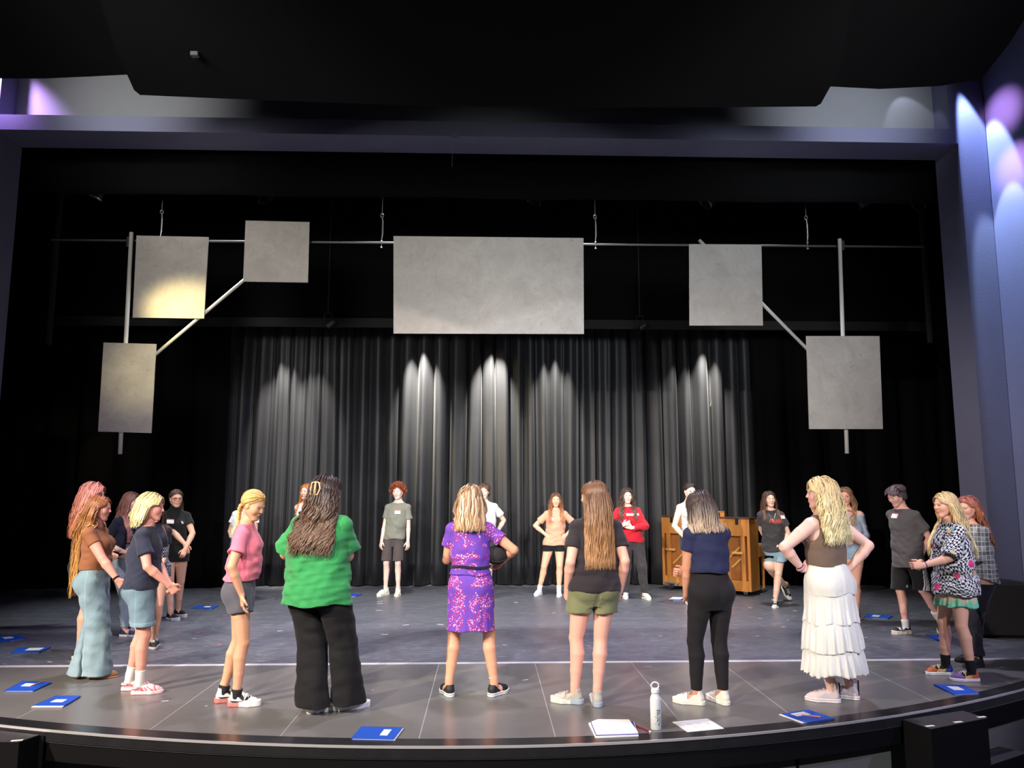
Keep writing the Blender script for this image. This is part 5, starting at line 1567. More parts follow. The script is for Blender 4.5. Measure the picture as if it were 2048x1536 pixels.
for u, v, w, h in ((.25,.3,.16,.12),(.5,.3,.16,.12),(.72,.35,.14,.3),(.3,.62,.16,.1),(.52,.62,.14,.1)):
    f = lambda u, v: ((P[0]*(1-u)*(1-v)+P[1]*u*(1-v)+P[2]*u*v+P[3]*(1-u)*v)-c2)
    mb.prism([tuple(f(a_, b2).xy) for a_, b2 in ((u,v),(u+w,v),(u+w,v+h),(u,v+h))], .0042, .0046)
mb.build('pale_drawing', plain('pale_peach_print', (.68,.64,.60), .8), root)

b0 = onz(1312, 1458); root = empty('water_bottle', (b0.x, b0.y, 0)); tag(root, 'tall white steel water bottle with a loop cap and green script name', 'bottle')
M_BOT = plain('white_powder_coat', (.72,.74,.72), .35); R_ = .0365; k_ = 1.0
mb = MB(); mb.lathe([(0,0),(R_-.004,0),(R_,.004),(R_,.195),(R_-.004,.212),(.024,.228),(.0235,.236),(0,.236)], 32); o = mb.build('flask', M_BOT, root, smooth=True)
mb = MB(); mb.lathe([(0,.236),(.027,.236),(.028,.240),(.028,.262),(.026,.266),(0,.266)], 28); cap = mb.build('cap', M_BOT, root, smooth=True)
mb = MB(); mb.tube([(.026*math.cos(t*PI/12)*1.0, 0, .284+.022*math.sin(t*PI/12)) for t in range(25)], .0055, 8); mb.build('carry_loop', M_BOT, cap, smooth=True)
# handwritten style name running up the flask
vs, fs = text_polys('Andrea', .060); vs = np.array(vs); sx, sy = vs[:,0]-.012*0, vs[:,1]
sx2 = sx+sy*.25
th_ = -PI/2+(-sy*1.0)/R_*-1*-1
th_ = -PI/2-sy/R_+.25
V = np.stack([np.cos(th_)*(R_+.0012), np.sin(th_)*(R_+.0012), .082+sx2*.62], 1)
link_mesh('script_lettering', V, fs, plain('dark_green_ink', srgb(30,95,85), .5), root)

# ------------------------------------------------------------------ scraps of tape on the floor
rs = np.random.RandomState(4)
bits = [(760,1203,0),(760,1207,0),(758,1221,0),(812,1250,0),(881,1249,0),(770,1269,0),(450,1230,1),(438,1241,1),(448,1247,0),(560,1262,0),(578,1260,1),(425,1257,0),(440,1289,1),(340,1297,1),(322,1300,1),(97,1302,1),(100,1324,0),(140,1323,1),(8,1328,1),
        (1183,1270,2),(1178,1292,1),(1321,1272,0),(1296,1334,0),(1108,1226,0),(1500,1216,0),(1515,1236,1),(1548,1250,1),(1520,1237,0),(1515,1272,0),(1576,1240,0),(1567,1254,0),(1590,1222,0),(1712,1250,0),(1730,1275,0),(1815,1289,1),(1755,1296,1),(1680,1312,0),(900,1225,0),(1382,1322,0),(413,1412,0),(330,1402,0),(1032,1205,0),(1150,1206,0),(1050,1360,0),(745,1380,0),(388,1277,0),(1467,1216,1),(1010,1290,0),(600,1288,0),(395,1265,1)]
proto = {}
cols = [M_TAPEW, M_TAPEP, plain('blue_cloth_tape', srgb(70,90,220), .7)]
for i, (x, y, k) in enumerate(bits):
    p = onz(x, y)
    if k not in proto:
        mb = MB(); mb.box((-.032,-.011,.0004), (.032,.011,.0016)); mb.box((-.032,-.011,.0016), (-.020,.011,.0024)); o = mb.build('tape_scrap', cols[k]); proto[k] = o
    else:
        o = proto[k].copy(); COL.objects.link(o)
    s_ = rs.uniform(.3, .95) if i > 5 else 1.2
    o.location = (p.x, p.y, .0); o.rotation_euler = (0, 0, rs.uniform(-.5, .5)); o.scale = (s_, s_*rs.uniform(.6,1), 1)
    tag(o, ('scrap of white spike tape stuck to the stage floor', 'scrap of pink spike tape stuck to the stage floor', 'scrap of blue spike tape stuck to the stage floor')[k], 'tape', ('white tape scraps on the stage floor', 'pink tape scraps on the stage floor', 'blue tape scraps on the stage floor')[k])
# ------------------------------------------------------------------ people
def fig(label, H, face, feet, toes, spine, hands=None, Y=None, w=1.0, male=False, vox=.006, group='people standing in a circle on the stage', bust=1.0, roots=None, **kw):
    """feet: photo pixels of (right, left) ankle on the floor; toes: world headings (0 = away from the camera, + = to the left);
    spine: photo x of pelvis, chest, neck; hands: ((x, y, dY), (x, y, dY)) for right, left wrist"""
    s = H/1.68
    fR, fL = onz(*feet[0]), onz(*feet[1])
    Y = Y if Y is not None else (fR.y+fL.y)/2
    zc = {0: .92*s, 1: 1.20*s, 2: 1.42*s}
    pel = ony(spine[0], 1000, Y)
    root = empty('person', (pel.x, Y, 0), math.radians(face)); tag(root, label, 'person', group)
    a = math.radians(face); ca, sa = math.cos(a), math.sin(a)
    def loc(p): 
        dx, dy = p[0]-pel.x, p[1]-Y
        return np.array([(dx*ca+dy*sa)/s, (-dx*sa+dy*ca)/s, (p[2] if len(p) > 2 else 0)/s])
    pose = {}
    pose['footR'] = tuple(loc(fR)[:2]); pose['footL'] = tuple(loc(fL)[:2])
    pose['toeR'] = face-toes[0]; pose['toeL'] = face-toes[1]
    ch, nk = ony(spine[1], 950, Y), ony(spine[2], 950, Y)
    pose['chest'] = tuple(loc(ch)[:2]); pose['neck'] = tuple(loc(nk)[:2])
    lean = kw.pop('lean', None)
    if lean is not None: pose['chest'] = tuple(np.array(pose['chest'])+np.array(lean)*.5); pose['neck'] = tuple(np.array(pose['neck'])+np.array(lean))
    if hands:
        for n, h in zip('RL', hands):
            if h is not None: pose['hand'+n] = tuple(loc(ony(h[0], h[1], Y+h[2])))
    def conv(d): 
        return (d[0]*ca+d[1]*sa, -d[0]*sa+d[1]*ca, d[2])
    for k in ('elbR','elbL','fdR','fdL','palmR','palmL','poleR','poleL','thumbR','thumbL'):
        if k+'w' in kw: pose[k] = conv(kw.pop(k+'w'))
    pose.update(kw)
    B = Body(H, male=male, w=w, vox=vox, pose=pose, bust=bust)
    B.root = root
    return B
def dress_skin(B, skin, **k):
    B.body = make_obj(B, B.B, 'body', M_SKIN, B.root, lambda v: skin_paint(B, v, skin, **k))
def cloth(B, F, name, col, mat=None, amt=.05, seed=1, fn=None):
    return make_obj(B, F, name, mat or M_CLOTH, B.root, fn or shaded_var(col, amt, seed))
def denim(col, seed=1, light=None):
    col = np.array(col); light = np.array(light if light is not None else col*1.6)
    def fn(v):
        r = np.asarray(noise3((v[:,0], v[:,1], v[:,2]*.4), seed, 9.))[:,None]*.5+.5
        g = np.asarray(noise3((v[:,0], v[:,1], v[:,2]), seed+3, 60.))[:,None]*.06+((np.abs(v[:,1:2]) < .0045) & (np.abs(v[:,0:1]) > .12))*.35
        return np.clip(col*(1-r*.5)+light*r*.5+col*g, 0, 1)
    return fn
PALE, FAIR, TAN, MID = srgb(236,190,168), srgb(232,178,150), srgb(216,158,126), srgb(205,148,120)
FAR = .0075
def Z_l(B): return B.G.ax[2][None, None, :]

# ---- the near arc, seen from behind
# wide jeans, left
B = fig('person with hip-long ginger hair, brown cropped tee and wide pale jeans, standing at far left', 1.55, -84, ((192,1356),(170,1354)), (-80,-80), (199,203,200), ((238,1165,-.20),(236,1160,.12)), w=1.10,
        head=(0,6,0), elbRw=(-.6,-1,-.3), palmRw=(.2,1,0), fdRw=(.55,.2,-.8), curlR=.5)
dress_skin(B, srgb(228,160,140))
F = g_top(B, hem=1.00, ease=.008, hemx=.0, sleeve=.42, sr=(.060,.058), seed=21, amp=.004, neck='wide'); F0 = F
cloth(B, F, 'shirt', srgb(142,92,62), M_KNIT)
J = g_pants(B, hem=.035, waist=1.03, r=(.105,.100,.130), ease=.010, amp=.007, seed=22)
o = cloth(B, J, 'jeans', None, fn=denim(srgb(120,148,160), 4, srgb(168,190,196)))
def pocket(B, J, parent, x, z, w=.13, h=.15, c=srgb(110,136,150), side=-1):
    p = patch(B, J, 'pocket', parent, x, z, w, h, lambda u, v: c if (.06 < u < .94 and v > .05 and v < .94) else tuple(np.array(c)*1.35), side, 0, 14, 14)
pocket(B, J, o, .085, .93); pocket(B, J, o, -.085, .93)
hair(B, B.root, F, 'down', zend=.80, n=900, root=srgb(140,84,46), tip=srgb(222,170,95), seed=31, wave=.006, gather=.11, maxlen=1.1, jag=.12, rad=.0036, back=.07, ymax=.02)
band(B, 'R', B.root, 'watch_strap', (.01,.01,.012), .93, .027, .018)
for n in 'RL': shoe(B.root, B, n, 'flat', upper=srgb(176,128,92), sole=srgb(196,150,110))

# blond crop, crocs
B = fig('person with short blond layered hair, navy tee, denim knee shorts and pink marbled clogs', 1.57, -80, ((278,1388),(258,1380)), (-82,-82), (294,297,304), ((338,1170,-.10),(337,1166,.06)),
        head=(-4,4,0), elbRw=(-.7,-1,-.2), elbLw=(-.7,1,-.2), palmRw=(-.2,1,0), palmLw=(-.2,-1,0), fdRw=(.5,.35,-.7), fdLw=(.5,-.35,-.7), curlR=.9, curlL=.9, male=False, bust=.6)
dress_skin(B, srgb(230,165,145))
F = g_top(B, hem=.872, ease=.022, hemx=.012, sleeve=.62, sr=(.072,.070), seed=41, amp=.006)
cloth(B, F, 'shirt', srgb(44,48,66))
J = g_pants(B, (F,.872), hem=.565, waist=.98, r=(.108,.094,.08), ease=.012, amp=.004, seed=42)
o = cloth(B, J, 'shorts', None, fn=denim(srgb(96,124,140), 5, srgb(140,164,176)))
pocket(B, J, o, .085, .87, .12, .13, srgb(92,120,135)); pocket(B, J, o, -.085, .87, .12, .13, srgb(92,120,135))
J2 = np.maximum(J-.004, np.abs(B.G.ax[2][None,None,:]-.583)-.018).astype(np.float32); make_obj(B, J2, 'turned_cuff', M_CLOTH, o, denim(srgb(120,146,158), 6))
hair(B, B.root, F, 'down', n=1000, zend=1.0, root=srgb(196,170,110), tip=srgb(246,230,170), seed=43, maxlen=.185, rad=.0040, fringe=0, vol=.012, front=.36, over=0, wave=.004, jag=.03, ymax=.012, back=.08)
def marble(x, y, z): return np.sin(90*x+50*y+3*np.sin(70*y+60*z)) > .45
for n in 'RL':
    sh_ = shoe(B.root, B, n, 'croc', upper=srgb(236,190,196), sole=srgb(240,205,205), accent=[(marble, srgb(190,90,100))], sock=(.72,.72,.68), sockh=.115)
    mb = MB(); an = B.ankle[n]*B.s; fd = B.leg[n][0]; sd = np.array([fd[1], -fd[0], 0])
    pts = [an+sd*(.040*math.cos(t*PI/8))-fd*(.005+.052*math.sin(t*PI/8))+np.array([0,0,-.028]) for t in range(9)]
    mb.tube([tuple(p) for p in pts], .007, 6); link_mesh('heel_strap', mb.v, mb.f, M_SHOE, sh_, smooth=True, col=np.tile(np.array(srgb(236,190,196)), (len(mb.v),1)))

# pink tee, braid
B = fig('person with a blond braid, pink tee and grey running shorts, looking down to the right', 1.61, -84, ((472,1412),(446,1404)), (-92,-66), (489,497,500), ((484,1190,-.19),(492,1185,.22)),
        head=(-30,22,0), elbRw=(-.5,-1,0), palmRw=(.9,.4,0), fdRw=(.1,0,-1), curlR=.35, w=.94)
dress_skin(B, TAN)
F = g_top(B, hem=.966, ease=.020, hemx=.012, sleeve=.58, sr=(.068,.068), seed=51, amp=.006)
cloth(B, F, 'shirt', srgb(224,116,138))
J = g_pants(B, (F,.966), hem=.72, waist=1.02, r=(.104,.108,.08), ease=.012, amp=.004, seed=52, wav=.008)
o = cloth(B, J, 'shorts', srgb(84,84,92)); side_patch(B, J, 'logo', o, .085, .755, .030, .028, lambda u, v: (abs((u-.5)**2/.2+(v-1.0)**2-.35) < .16 and v > .0) or (abs((u-.5)**2/.2+(v-.0)**2-.35) < .16), 1, 14, 14)
v_ = [(.0,0,0)]
hair(B, B.root, F, 'braid', n=700, root=srgb(205,160,90), tip=srgb(235,200,135), seed=53, tie=(0,-.105,-.03), rad=.0030, tail=dict(len=.30))
for n in 'RL': shoe(B.root, B, n, 'runner', upper=srgb(232,220,215), sole=srgb(235,225,222), sock=(.02,.02,.022), sockh=.045, mark=dict(swoosh=(.015,.015,.018), heel=srgb(200,120,115)))

# green tee
B = fig('person with dark wavy hair, claw clip, oversized green tee and black flared trousers', 1.705, -14, ((688,1419),(632,1424)), (-62,-58), (640,640,650), ((672,1122,.30),(628,1122,.30)),
        head=(-42,8,-4), elbR=(1,-.55,-.5), elbL=(-1,-.45,-.5), w=1.34, fdRw=(-.9,.3,.1), fdLw=(.9,.3,0), palmR=(0,-1,0), palmL=(0,-1,0), wide=True)
dress_skin(B, srgb(214,160,128))
F = g_top(B, hem=.765, ease=.028, hemx=.030, sleeve=.80, sr=(.080,.088), seed=61, amp=.010, wav=.008)
cloth(B, F, 'shirt', srgb(50,138,76), amt=.04)
J = g_pants(B, (F,.765), hem=.055, waist=1.0, r=(.104,.088,.120), ease=.010, amp=.006, seed=62)
cloth(B, J, 'trousers', srgb(20,19,20), M_KNIT)
hair(B, B.root, F, 'down', zend=1.20, n=800, root=srgb(42,30,26), tip=srgb(104,78,60), seed=63, wave=.012, gather=.19, jag=.22, rad=.0036, vol=.014, freq=46)
def claw(B):
    R = B.Rh; mb = MB(); ow = nrm(v3(.52,-.85,0)); sd = v3(.85,.52,0); c = B.hc+R@(v3(0,-.016,.012)+ow*.128)
    g = lambda x, y, z: tuple((c+R@(sd*x-ow*y+v3(0,0,z)))*B.s)
    for sgn in (-1, 1):
        mb.tube([g(sgn*.006,0,.048), g(sgn*.030,-.008,.044), g(sgn*.042,.000,0), g(sgn*.030,-.008,-.044), g(sgn*.006,0,-.048)], .0065, 6)
        for k in range(6): z = -.038+k*.015; mb.tube([g(sgn*.036,-.004,z), g(sgn*.030,.030,z)], .0038, 5)
    mb.tube([g(0,-.006,-.052), g(0,-.006,.052)], .008, 8)
    o = mb.build('claw_clip', plain('beige_marbled_acetate', srgb(200,165,125), .3, var=.3, vscale=60), B.root, smooth=True); o['label'] = 'beige claw clip'
claw(B)
for n in 'RL': shoe(B.root, B, n, 'sneaker', upper=srgb(225,228,228), sole=srgb(230,230,230), size=1.04)

# purple dress with the ball cap
B = fig('woman in a purple floral dress and black belt, legs apart, back to the camera', 1.63, 0, ((988,1391),(898,1391)), (-40,22), (943,941,941), ((1006,1120,.16),(932,1098,.24)),
        head=(-6,4,0), elbRw=(1,-.35,-.6), elbLw=(-.35,.1,-1), fdRw=(-.55,.5,-.55), palmRw=(-.5,-.6,.2), palmL=(1,0,0), curlR=.55, wide=True, w=1.0)
dress_skin(B, TAN)
dt = [(.40,.205,.150,-.005),(.50,.198,.145,-.006),(.62,.190,.140,-.006),(.76,.190,.135,-.008),(.86,.188,.130,-.012),(.94,.172,.118,-.008),(1.0,.148,.104,.0),(1.06,.140,.10,.004)]
S = g_skirt(B, dt, .52, 1.05, nf=9, fa=.020, amp=.004, seed=71)
T_ = g_top(B, hem=.97, ease=.014, hemx=-.002, sleeve=.52, sr=(.064,.066), seed=72, amp=.005)
D_F = smin(S, T_, .006); D_F = smin(D_F, np.maximum(B.low-.006, .70-B.G.ax[2][None,None,:]), .01).astype(np.float32); D_F = np.maximum(D_F, .52-B.G.ax[2][None,None,:])
make_obj(B, D_F, 'dress', M_FLORAL, B.root, (.3,.1,.6))
Z_ = B.G.ax[2][None,None,:]
belt = np.maximum(D_F-.009, np.abs(Z_-1.03+.006*np.sin(B.G.ax[0][:,None,None]*20))-.013).astype(np.float32); belt = np.maximum(belt, np.abs(B.G.ax[0][:,None,None]-.0)-.19).astype(np.float32)
o = make_obj(B, belt, 'belt', M_CLOTH, B.root, lambda v: np.tile(np.array(srgb(30,22,45)), (len(v),1)))
hair(B, B.root, D_F, 'down', zend=1.345, n=620, root=srgb(136,98,66), tip=srgb(206,160,116), seed=73, wave=.005, gather=.12, jag=.04, rad=.0033, vol=.016, streak=srgb(240,215,180))
for n in 'RL':
    shoe(B.root, B, n, 'slip', upper=srgb(34,32,34), sole=srgb(232,232,230), mark=dict(soleline=(.05,.05,.05)))
band(B, 'R', B.root, 'anklet', srgb(220,220,225), .86, .0365, .004, side='leg')
p_ = ony(993, 1110, B.root.location.y+.02)
root = empty('cap', (p_.x, p_.y+.02, p_.z), 0); tag(root, 'round black knitted cap tucked under the purple-dressed woman\'s right arm', 'cap')
mb = MB(); mb.lathe([(0,-.078),(.03,-.074),(.058,-.055),(.075,-.022),(.078,.01),(.068,.045),(.042,.070),(.018,.078),(0,.079)], 32, M=Matrix.Rotation(.5, 4, 'X') @ Matrix.Scale(1.12, 4, (1,0,0)))
mb.build('crown', plain('black_wool', (.018,.016,.018), .9, bump=.4, bscale=80), root, smooth=True)
mb = MB(); mb.tube([(.084*math.cos(t*PI/16), .074*math.sin(t*PI/16), -.018) for t in range(33)], .008, 8, M=Matrix.Rotation(.5, 4, 'X')); mb.build('brim', plain('black_ribbing', (.014,.013,.014), .9), root, smooth=True)

# waist-long hair, olive shorts
B = fig('person with waist-long straight brown hair, black tee and olive shorts, back to the camera', 1.67, 6, ((1195,1411),(1150,1407)), (-2,76), (1187,1189,1190), ((1241,1178,.02),(1134,1178,.02)),
        head=(52,4,0), elbR=(.3,-1,0), elbL=(-.3,-1,0), palmR=(-1,.2,0), palmL=(1,.2,0), curlR=.6, curlL=.6, w=1.04)
dress_skin(B, srgb(232,172,150))
F = g_top(B, hem=.85, ease=.022, hemx=.014, sleeve=.62, sr=(.070,.070), seed=81, amp=.006)
cloth(B, F, 'shirt', srgb(44,38,42))
J = g_pants(B, (F,.85), hem=.682, waist=1.0, r=(.104,.112,.08), ease=.012, amp=.004, seed=82)
cloth(B, J, 'shorts', srgb(116,118,84))
hair(B, B.root, F, 'down', zend=1.065, n=820, root=srgb(98,66,44), tip=srgb(174,128,84), seed=83, wave=.0035, gather=.115, jag=.10, rad=.0030, over=0)
for n in 'RL': shoe(B.root, B, n, 'runner', upper=srgb(176,172,160), sole=srgb(214,212,198), lace=srgb(200,196,185), mark=dict(heel=srgb(160,172,182)))

# black leggings
B = fig('person in a navy cropped tee and black leggings, head bowed, shoulder-length brown hair', 1.60, 14, ((1447,1408),(1394,1409)), (20,68), (1416,1414,1407), ((1368,1146,.06),(1372,1192,.10)),
        head=(16,30,4), elbR=(.6,.2,-1), elbL=(-1,-.5,0), fdRw=(-1,-.1,.1), palmRw=(.2,-1,-.1), fdLw=(.6,.5,-.6), curlR=1.3, palmLw=(.2,1,0), w=1.06, wide=True)
dress_skin(B, MID)
F = g_top(B, hem=1.03, ease=.008, hemx=.0, sleeve=.45, sr=(.062,.060), seed=91, amp=.005)
cloth(B, F, 'shirt', srgb(38,42,72), M_KNIT)
J = g_pants(B, hem=.115, waist=1.10, r=(.096,.056,.036), ease=.004, amp=.0012, seed=92, wav=.001, groove=.3)
cloth(B, J, 'leggings', srgb(30,28,30), M_KNIT)
hair(B, B.root, F, 'down', zend=1.375, n=620, root=srgb(58,46,42), tip=srgb(200,176,150), tipexp=2.4, seed=93, wave=.004, gather=.16, jag=.05, rad=.0031, vol=.010)
for n in 'RL': shoe(B.root, B, n, 'sneaker', upper=srgb(226,222,205), sole=srgb(224,220,206), lace=srgb(210,205,180))

# white tiered skirt
B = fig('woman with blond wavy hair, taupe tank top and white tiered skirt, hands on hips', 1.69, 30, ((1702,1398),(1664,1404)), (58,72), (1648,1644,1640), ((1697,1140,-.04),(1604,1138,-.02)),
        head=(46,0,0), elbRw=(1,-.5,0), elbLw=(-1,-.2,0), fdRw=(-.75,.4,-.3), fdLw=(.9,.1,.15), palmRw=(-.3,.9,0), palmLw=(.1,.95,0), w=1.16, wide=True, curlR=.3, curlL=.3)
dress_skin(B, srgb(238,192,175))
F = g_top(B, hem=1.02, ease=.004, sleeve=0, seed=101, amp=.003, neck='tank')
cloth(B, F, 'tank_top', srgb(116,98,84), M_KNIT)
Fb = g_top(B, hem=1.20, ease=-.001, sleeve=0, seed=102, amp=0, neck='crew', extra=lambda F, P: np.maximum(F, np.abs(P[2]-1.285-.45*(P[0]-.13))-.020)); Fb = np.maximum(Fb, .085-B.G.ax[0][:,None,None]).astype(np.float32)
Fb = np.where(Fb < .1, np.maximum(np.minimum(Fb, .2), -1), Fb); Fb = np.maximum(np.minimum(Fb+0, 1), np.abs(B.G.ax[2][None,None,:]-(1.285+.45*(B.G.ax[0][:,None,None]-.13)))-.02).astype(np.float32)
make_obj(B, (Fb-.011).astype(np.float32), 'bra_band', M_KNIT, B.root, lambda v: np.tile(np.array(srgb(214,36,110)), (len(v),1)))
tiers = [(.80,1.075,.166,.206), (.585,.83,.198,.226), (.385,.615,.222,.246), (.215,.415,.240,.262)]
sk = None
for i, (z0, z1, r0, r1) in enumerate(tiers):
    tb = [(z0-.05, r1+.004, r1*.86, -.012), ((z0+z1)/2, (r0*.4+r1*.6), (r0*.4+r1*.6)*.84, -.010), (z1, r0*(.80 if i == 0 else .98), r0*(.64 if i == 0 else .84), -.005)]
    S = g_skirt(B, tb, z0, z1, nf=13+4*i, fa=.016+.010*i, amp=.006, seed=104+i, wav=.010)
    S = smin(S, np.maximum(np.maximum(B.low-.010, z0-B.G.ax[2][None,None,:]), B.G.ax[2][None,None,:]-z1), .02)
    if sk is None: sk = make_obj(B, S, 'skirt', M_CLOTH, B.root, shaded_var(srgb(232,232,222), .02))
    else: make_obj(B, S, 'flounce', M_CLOTH, sk, shaded_var(srgb(232,232,222), .02))
hair(B, B.root, F, 'down', zend=1.23, n=760, root=srgb(216,190,134), tip=srgb(250,236,186), seed=108, wave=.016, gather=.14, jag=.12, rad=.0036, vol=.020, freq=40)
band(B, 'L', B.root, 'scrunchie', srgb(190,130,150), .93, .028, .022); band(B, 'L', B.root, 'hair_tie', (.01,.01,.01), .86, .027, .008)
for n in 'RL': shoe(B.root, B, n, 'hitop', upper=srgb(214,198,196), sole=srgb(238,230,228), lace=srgb(225,215,212), mark=dict(stripe=(.012,.012,.012), soleline=(.35,.30,.30)))

# checker shirt
B = fig('person with long blond hair, black and white checkered flower shirt and mint ruffled shorts', 1.58, 88, ((1893,1349),(1945,1362)), (84,88), (1897,1896,1888), ((1850,1131,.14),(1846,1131,-.14)),
        head=(10,4,0), elbLw=(.5,-.5,-1), elbRw=(.5,.5,-1), palmLw=(0,1,-.3), palmRw=(0,-1,-.3), fdLw=(-1,.1,0), fdRw=(-1,-.1,0), curlR=.9, curlL=.9, w=1.0)
dress_skin(B, FAIR)
F = g_top(B, hem=.755, ease=.040, hemx=.040, sleeve=.95, sr=(.086,.100), seed=111, amp=.009, wav=.008)
make_obj(B, F, 'shirt', M_CHECK, B.root, (.5,.5,.5))
tb = [(.62,.200,.175,0),(.72,.188,.16,-.005),(.82,.178,.135,-.01),(1.0,.14,.10,0)]
S = g_skirt(B, tb, .655, .90, nf=13, fa=.05, amp=.003, seed=113, wav=.012); S = smin(S, np.maximum(B.low-.008, .70-B.G.ax[2][None,None,:]), .02).astype(np.float32); S = np.maximum(S, np.where(Z_l(B) > .775, F+.004, -1)).astype(np.float32)
make_obj(B, S, 'ruffled_shorts', M_CLOTH, B.root, lambda v: np.where((v[:,2:3]+.02*np.sin(60*v[:,1:2]) < .700), np.array([srgb(120,205,165)]), np.array([srgb(205,190,160)])))
hair(B, B.root, F, 'down', zend=1.13, n=640, root=srgb(206,178,126), tip=srgb(246,230,178), seed=114, wave=.010, gather=.12, jag=.10, rad=.0033, back=.06, ymax=.02)
band(B, 'L', B.root, 'bracelet', srgb(120,50,120), .90, .026, .008)
tri = [(lambda x, y, z: y > .085, srgb(190,96,50)), (lambda x, y, z: (y <= .085) & (y > .02), srgb(225,185,60)), (lambda x, y, z: y <= .02, srgb(44,70,150))]
tri2 = [(lambda x, y, z: y > .085, srgb(120,80,140)), (lambda x, y, z: (y <= .085) & (y > .02), srgb(225,175,60)), (lambda x, y, z: y <= .02, srgb(190,100,60))]
shoe(B.root, B, 'R', 'skate', upper=srgb(44,70,150), sole=srgb(232,228,220), accent=tri, sock=(.012,.012,.012), sockh=.10)
shoe(B.root, B, 'L', 'skate', upper=srgb(190,100,60), sole=srgb(232,228,220), accent=tri2, sock=(.012,.012,.012), sockh=.10)

# plaid shirt
B = fig('person with ginger hair and a grey plaid flannel shirt, half hidden at far right', 1.535, 100, ((1957,1334),(1950,1325)), (104,84), (1944,1941,1932), ((1905,1120,.15),(1905,1120,-.10)),
        head=(14,4,0), w=1.0, elbLw=(.5,-.4,-1), elbRw=(.5,.4,-1))
dress_skin(B, FAIR)
F = g_top(B, hem=.83, ease=.020, hemx=.030, sleeve=1.9, sr=(.062,.050), seed=121, amp=.007, wav=.02)
F = np.maximum(F, (.86-B.G.ax[2][None,None,:])-.14*np.clip(-B.G.ax[1][None,:,None]/.14, -1, 1)*.5-.03).astype(np.float32)
make_obj(B, F, 'flannel_shirt', M_PLAID, B.root, (.5,.5,.5))
J = g_pants(B, (F,.80), hem=.11, waist=1.0, r=(.105,.076,.062), ease=.006, amp=.005, seed=122)
cloth(B, J, 'jeans', srgb(28,28,34))
hair(B, B.root, F, 'down', zend=1.22, n=560, root=srgb(176,106,88), tip=srgb(222,150,96), seed=123, wave=.012, gather=.15, jag=.10, rad=.0034, vol=.010, back=.06, ymax=.01)
for n in 'RL': shoe(B.root, B, n, 'boot', upper=(.012,.012,.013), sole=(.015,.015,.015), lace=(.02,.02,.02))

# pink ginger hair behind the jeans
B = fig('person with long pink-to-ginger hair, mostly hidden behind the girl in wide jeans', 1.665, -72, ((158,1317),(172,1309)), (-60,-80), (179,180,186), None, vox=.007, head=(-8,6,0), handR=(.10,.16,.98), handL=(-.10,.16,.98), w=1.0)
dress_skin(B, FAIR)
F = g_top(B, hem=.93, ease=.012, seed=131); cloth(B, F, 'shirt', srgb(38,36,44))
J = g_pants(B, hem=.74, waist=1.0, r=(.105,.10,.08), seed=132); cloth(B, J, 'shorts', srgb(40,40,48))
hair(B, B.root, F, 'down', zend=1.20, n=640, root=srgb(196,126,116), tip=srgb(216,142,104), seed=133, wave=.009, gather=.13, jag=.12, rad=.0034, vol=.014)
for n in 'RL': shoe(B.root, B, n, 'skate', upper=srgb(62,44,50), sole=srgb(225,222,215))

# navy periodic tee
B = fig('person with long dusty pink-brown hair, printed navy tee and skinny pale jeans', 1.57, -112, ((249,1273),(262,1266)), (-100,-96), (254,259,264), ((248,1104,-.16),(258,1106,-.16)), vox=.007,
        head=(6,6,0), elbRw=(-.9,-.3,-.5), palmR=(0,-1,0), palmL=(0,-1,0), fdRw=(.8,0,-.2), fdLw=(-.6,0,-.4))
dress_skin(B, PALE)
F = g_top(B, hem=.91, ease=.014, hemx=.006, sleeve=.6, seed=141); o = cloth(B, F, 'shirt', srgb(26,28,48))
for r_, n_ in enumerate((2, 4, 6, 6)):
    for k in range(n_): patch(B, F, 'print_block', o, -.075+k*.030, 1.205-r_*.035, .020, .022, srgb(150,150,165), 1, 0, 2, 2)
print_text(B, F, 'print_lettering', o, 'PERIODIC', 0, 1.055, .042, (.7,.7,.72))
name_tag(B, F, B.root, -.085, 1.30)
J = g_pants(B, (F,.91), hem=.11, waist=.99, r=(.096,.060,.045), ease=.004, amp=.002, seed=142); cloth(B, J, 'jeans', None, fn=denim(srgb(130,152,162), 3, srgb(180,196,200)))
hair(B, B.root, F, 'down', zend=1.12, n=520, root=srgb(120,82,72), tip=srgb(196,136,124), seed=143, wave=.008, gather=.12, jag=.08, rad=.0034)
for n in 'RL': shoe(B.root, B, n, 'skate', upper=srgb(52,56,84), sole=(.75,.75,.75))

# glasses, black
B = fig('person in glasses, all black tee and short skirt, brown ponytail over one shoulder', 1.595, -158, ((340,1240),(355,1233)), (-128,-122), (355,354,354), ((374,1093,-.14),(371,1098,-.17)), vox=FAR,
        head=(14,4,0), elbRw=(-1,-.2,-.3), elbLw=(1,.3,-.3), fdRw=(.3,-.2,-.8), fdLw=(-.2,-.3,-.8), palmR=(0,-1,0), palmL=(0,-1,0), curlR=.7, curlL=.7)
dress_skin(B, FAIR)
F = g_top(B, hem=.97, ease=.008, hemx=0, sleeve=.52, seed=151, amp=.003); cloth(B, F, 'shirt', srgb(26,27,27))
name_tag(B, F, B.root, .075, 1.27)
patch(B, F, 'chest_logo', B.root, -.075, 1.255, .030, .034, lambda u, v: (.7,.7,.7) if (abs(u-v) < .30 or v < .15) else (.012,.013,.013), 1, 0, 8, 8)
tb = [(.62,.195,.14,0),(.74,.188,.132,-.008),(.86,.180,.122,-.012),(.95,.158,.105,-.005),(1.02,.136,.094,.0)]
S = g_skirt(B, tb, .735, .99, nf=5, fa=.01, amp=.003, seed=152, wav=.003); S = smin(S, np.maximum(B.low-.006, .76-B.G.ax[2][None,None,:]), .02).astype(np.float32); cloth(B, S, 'skirt', srgb(22,23,24))
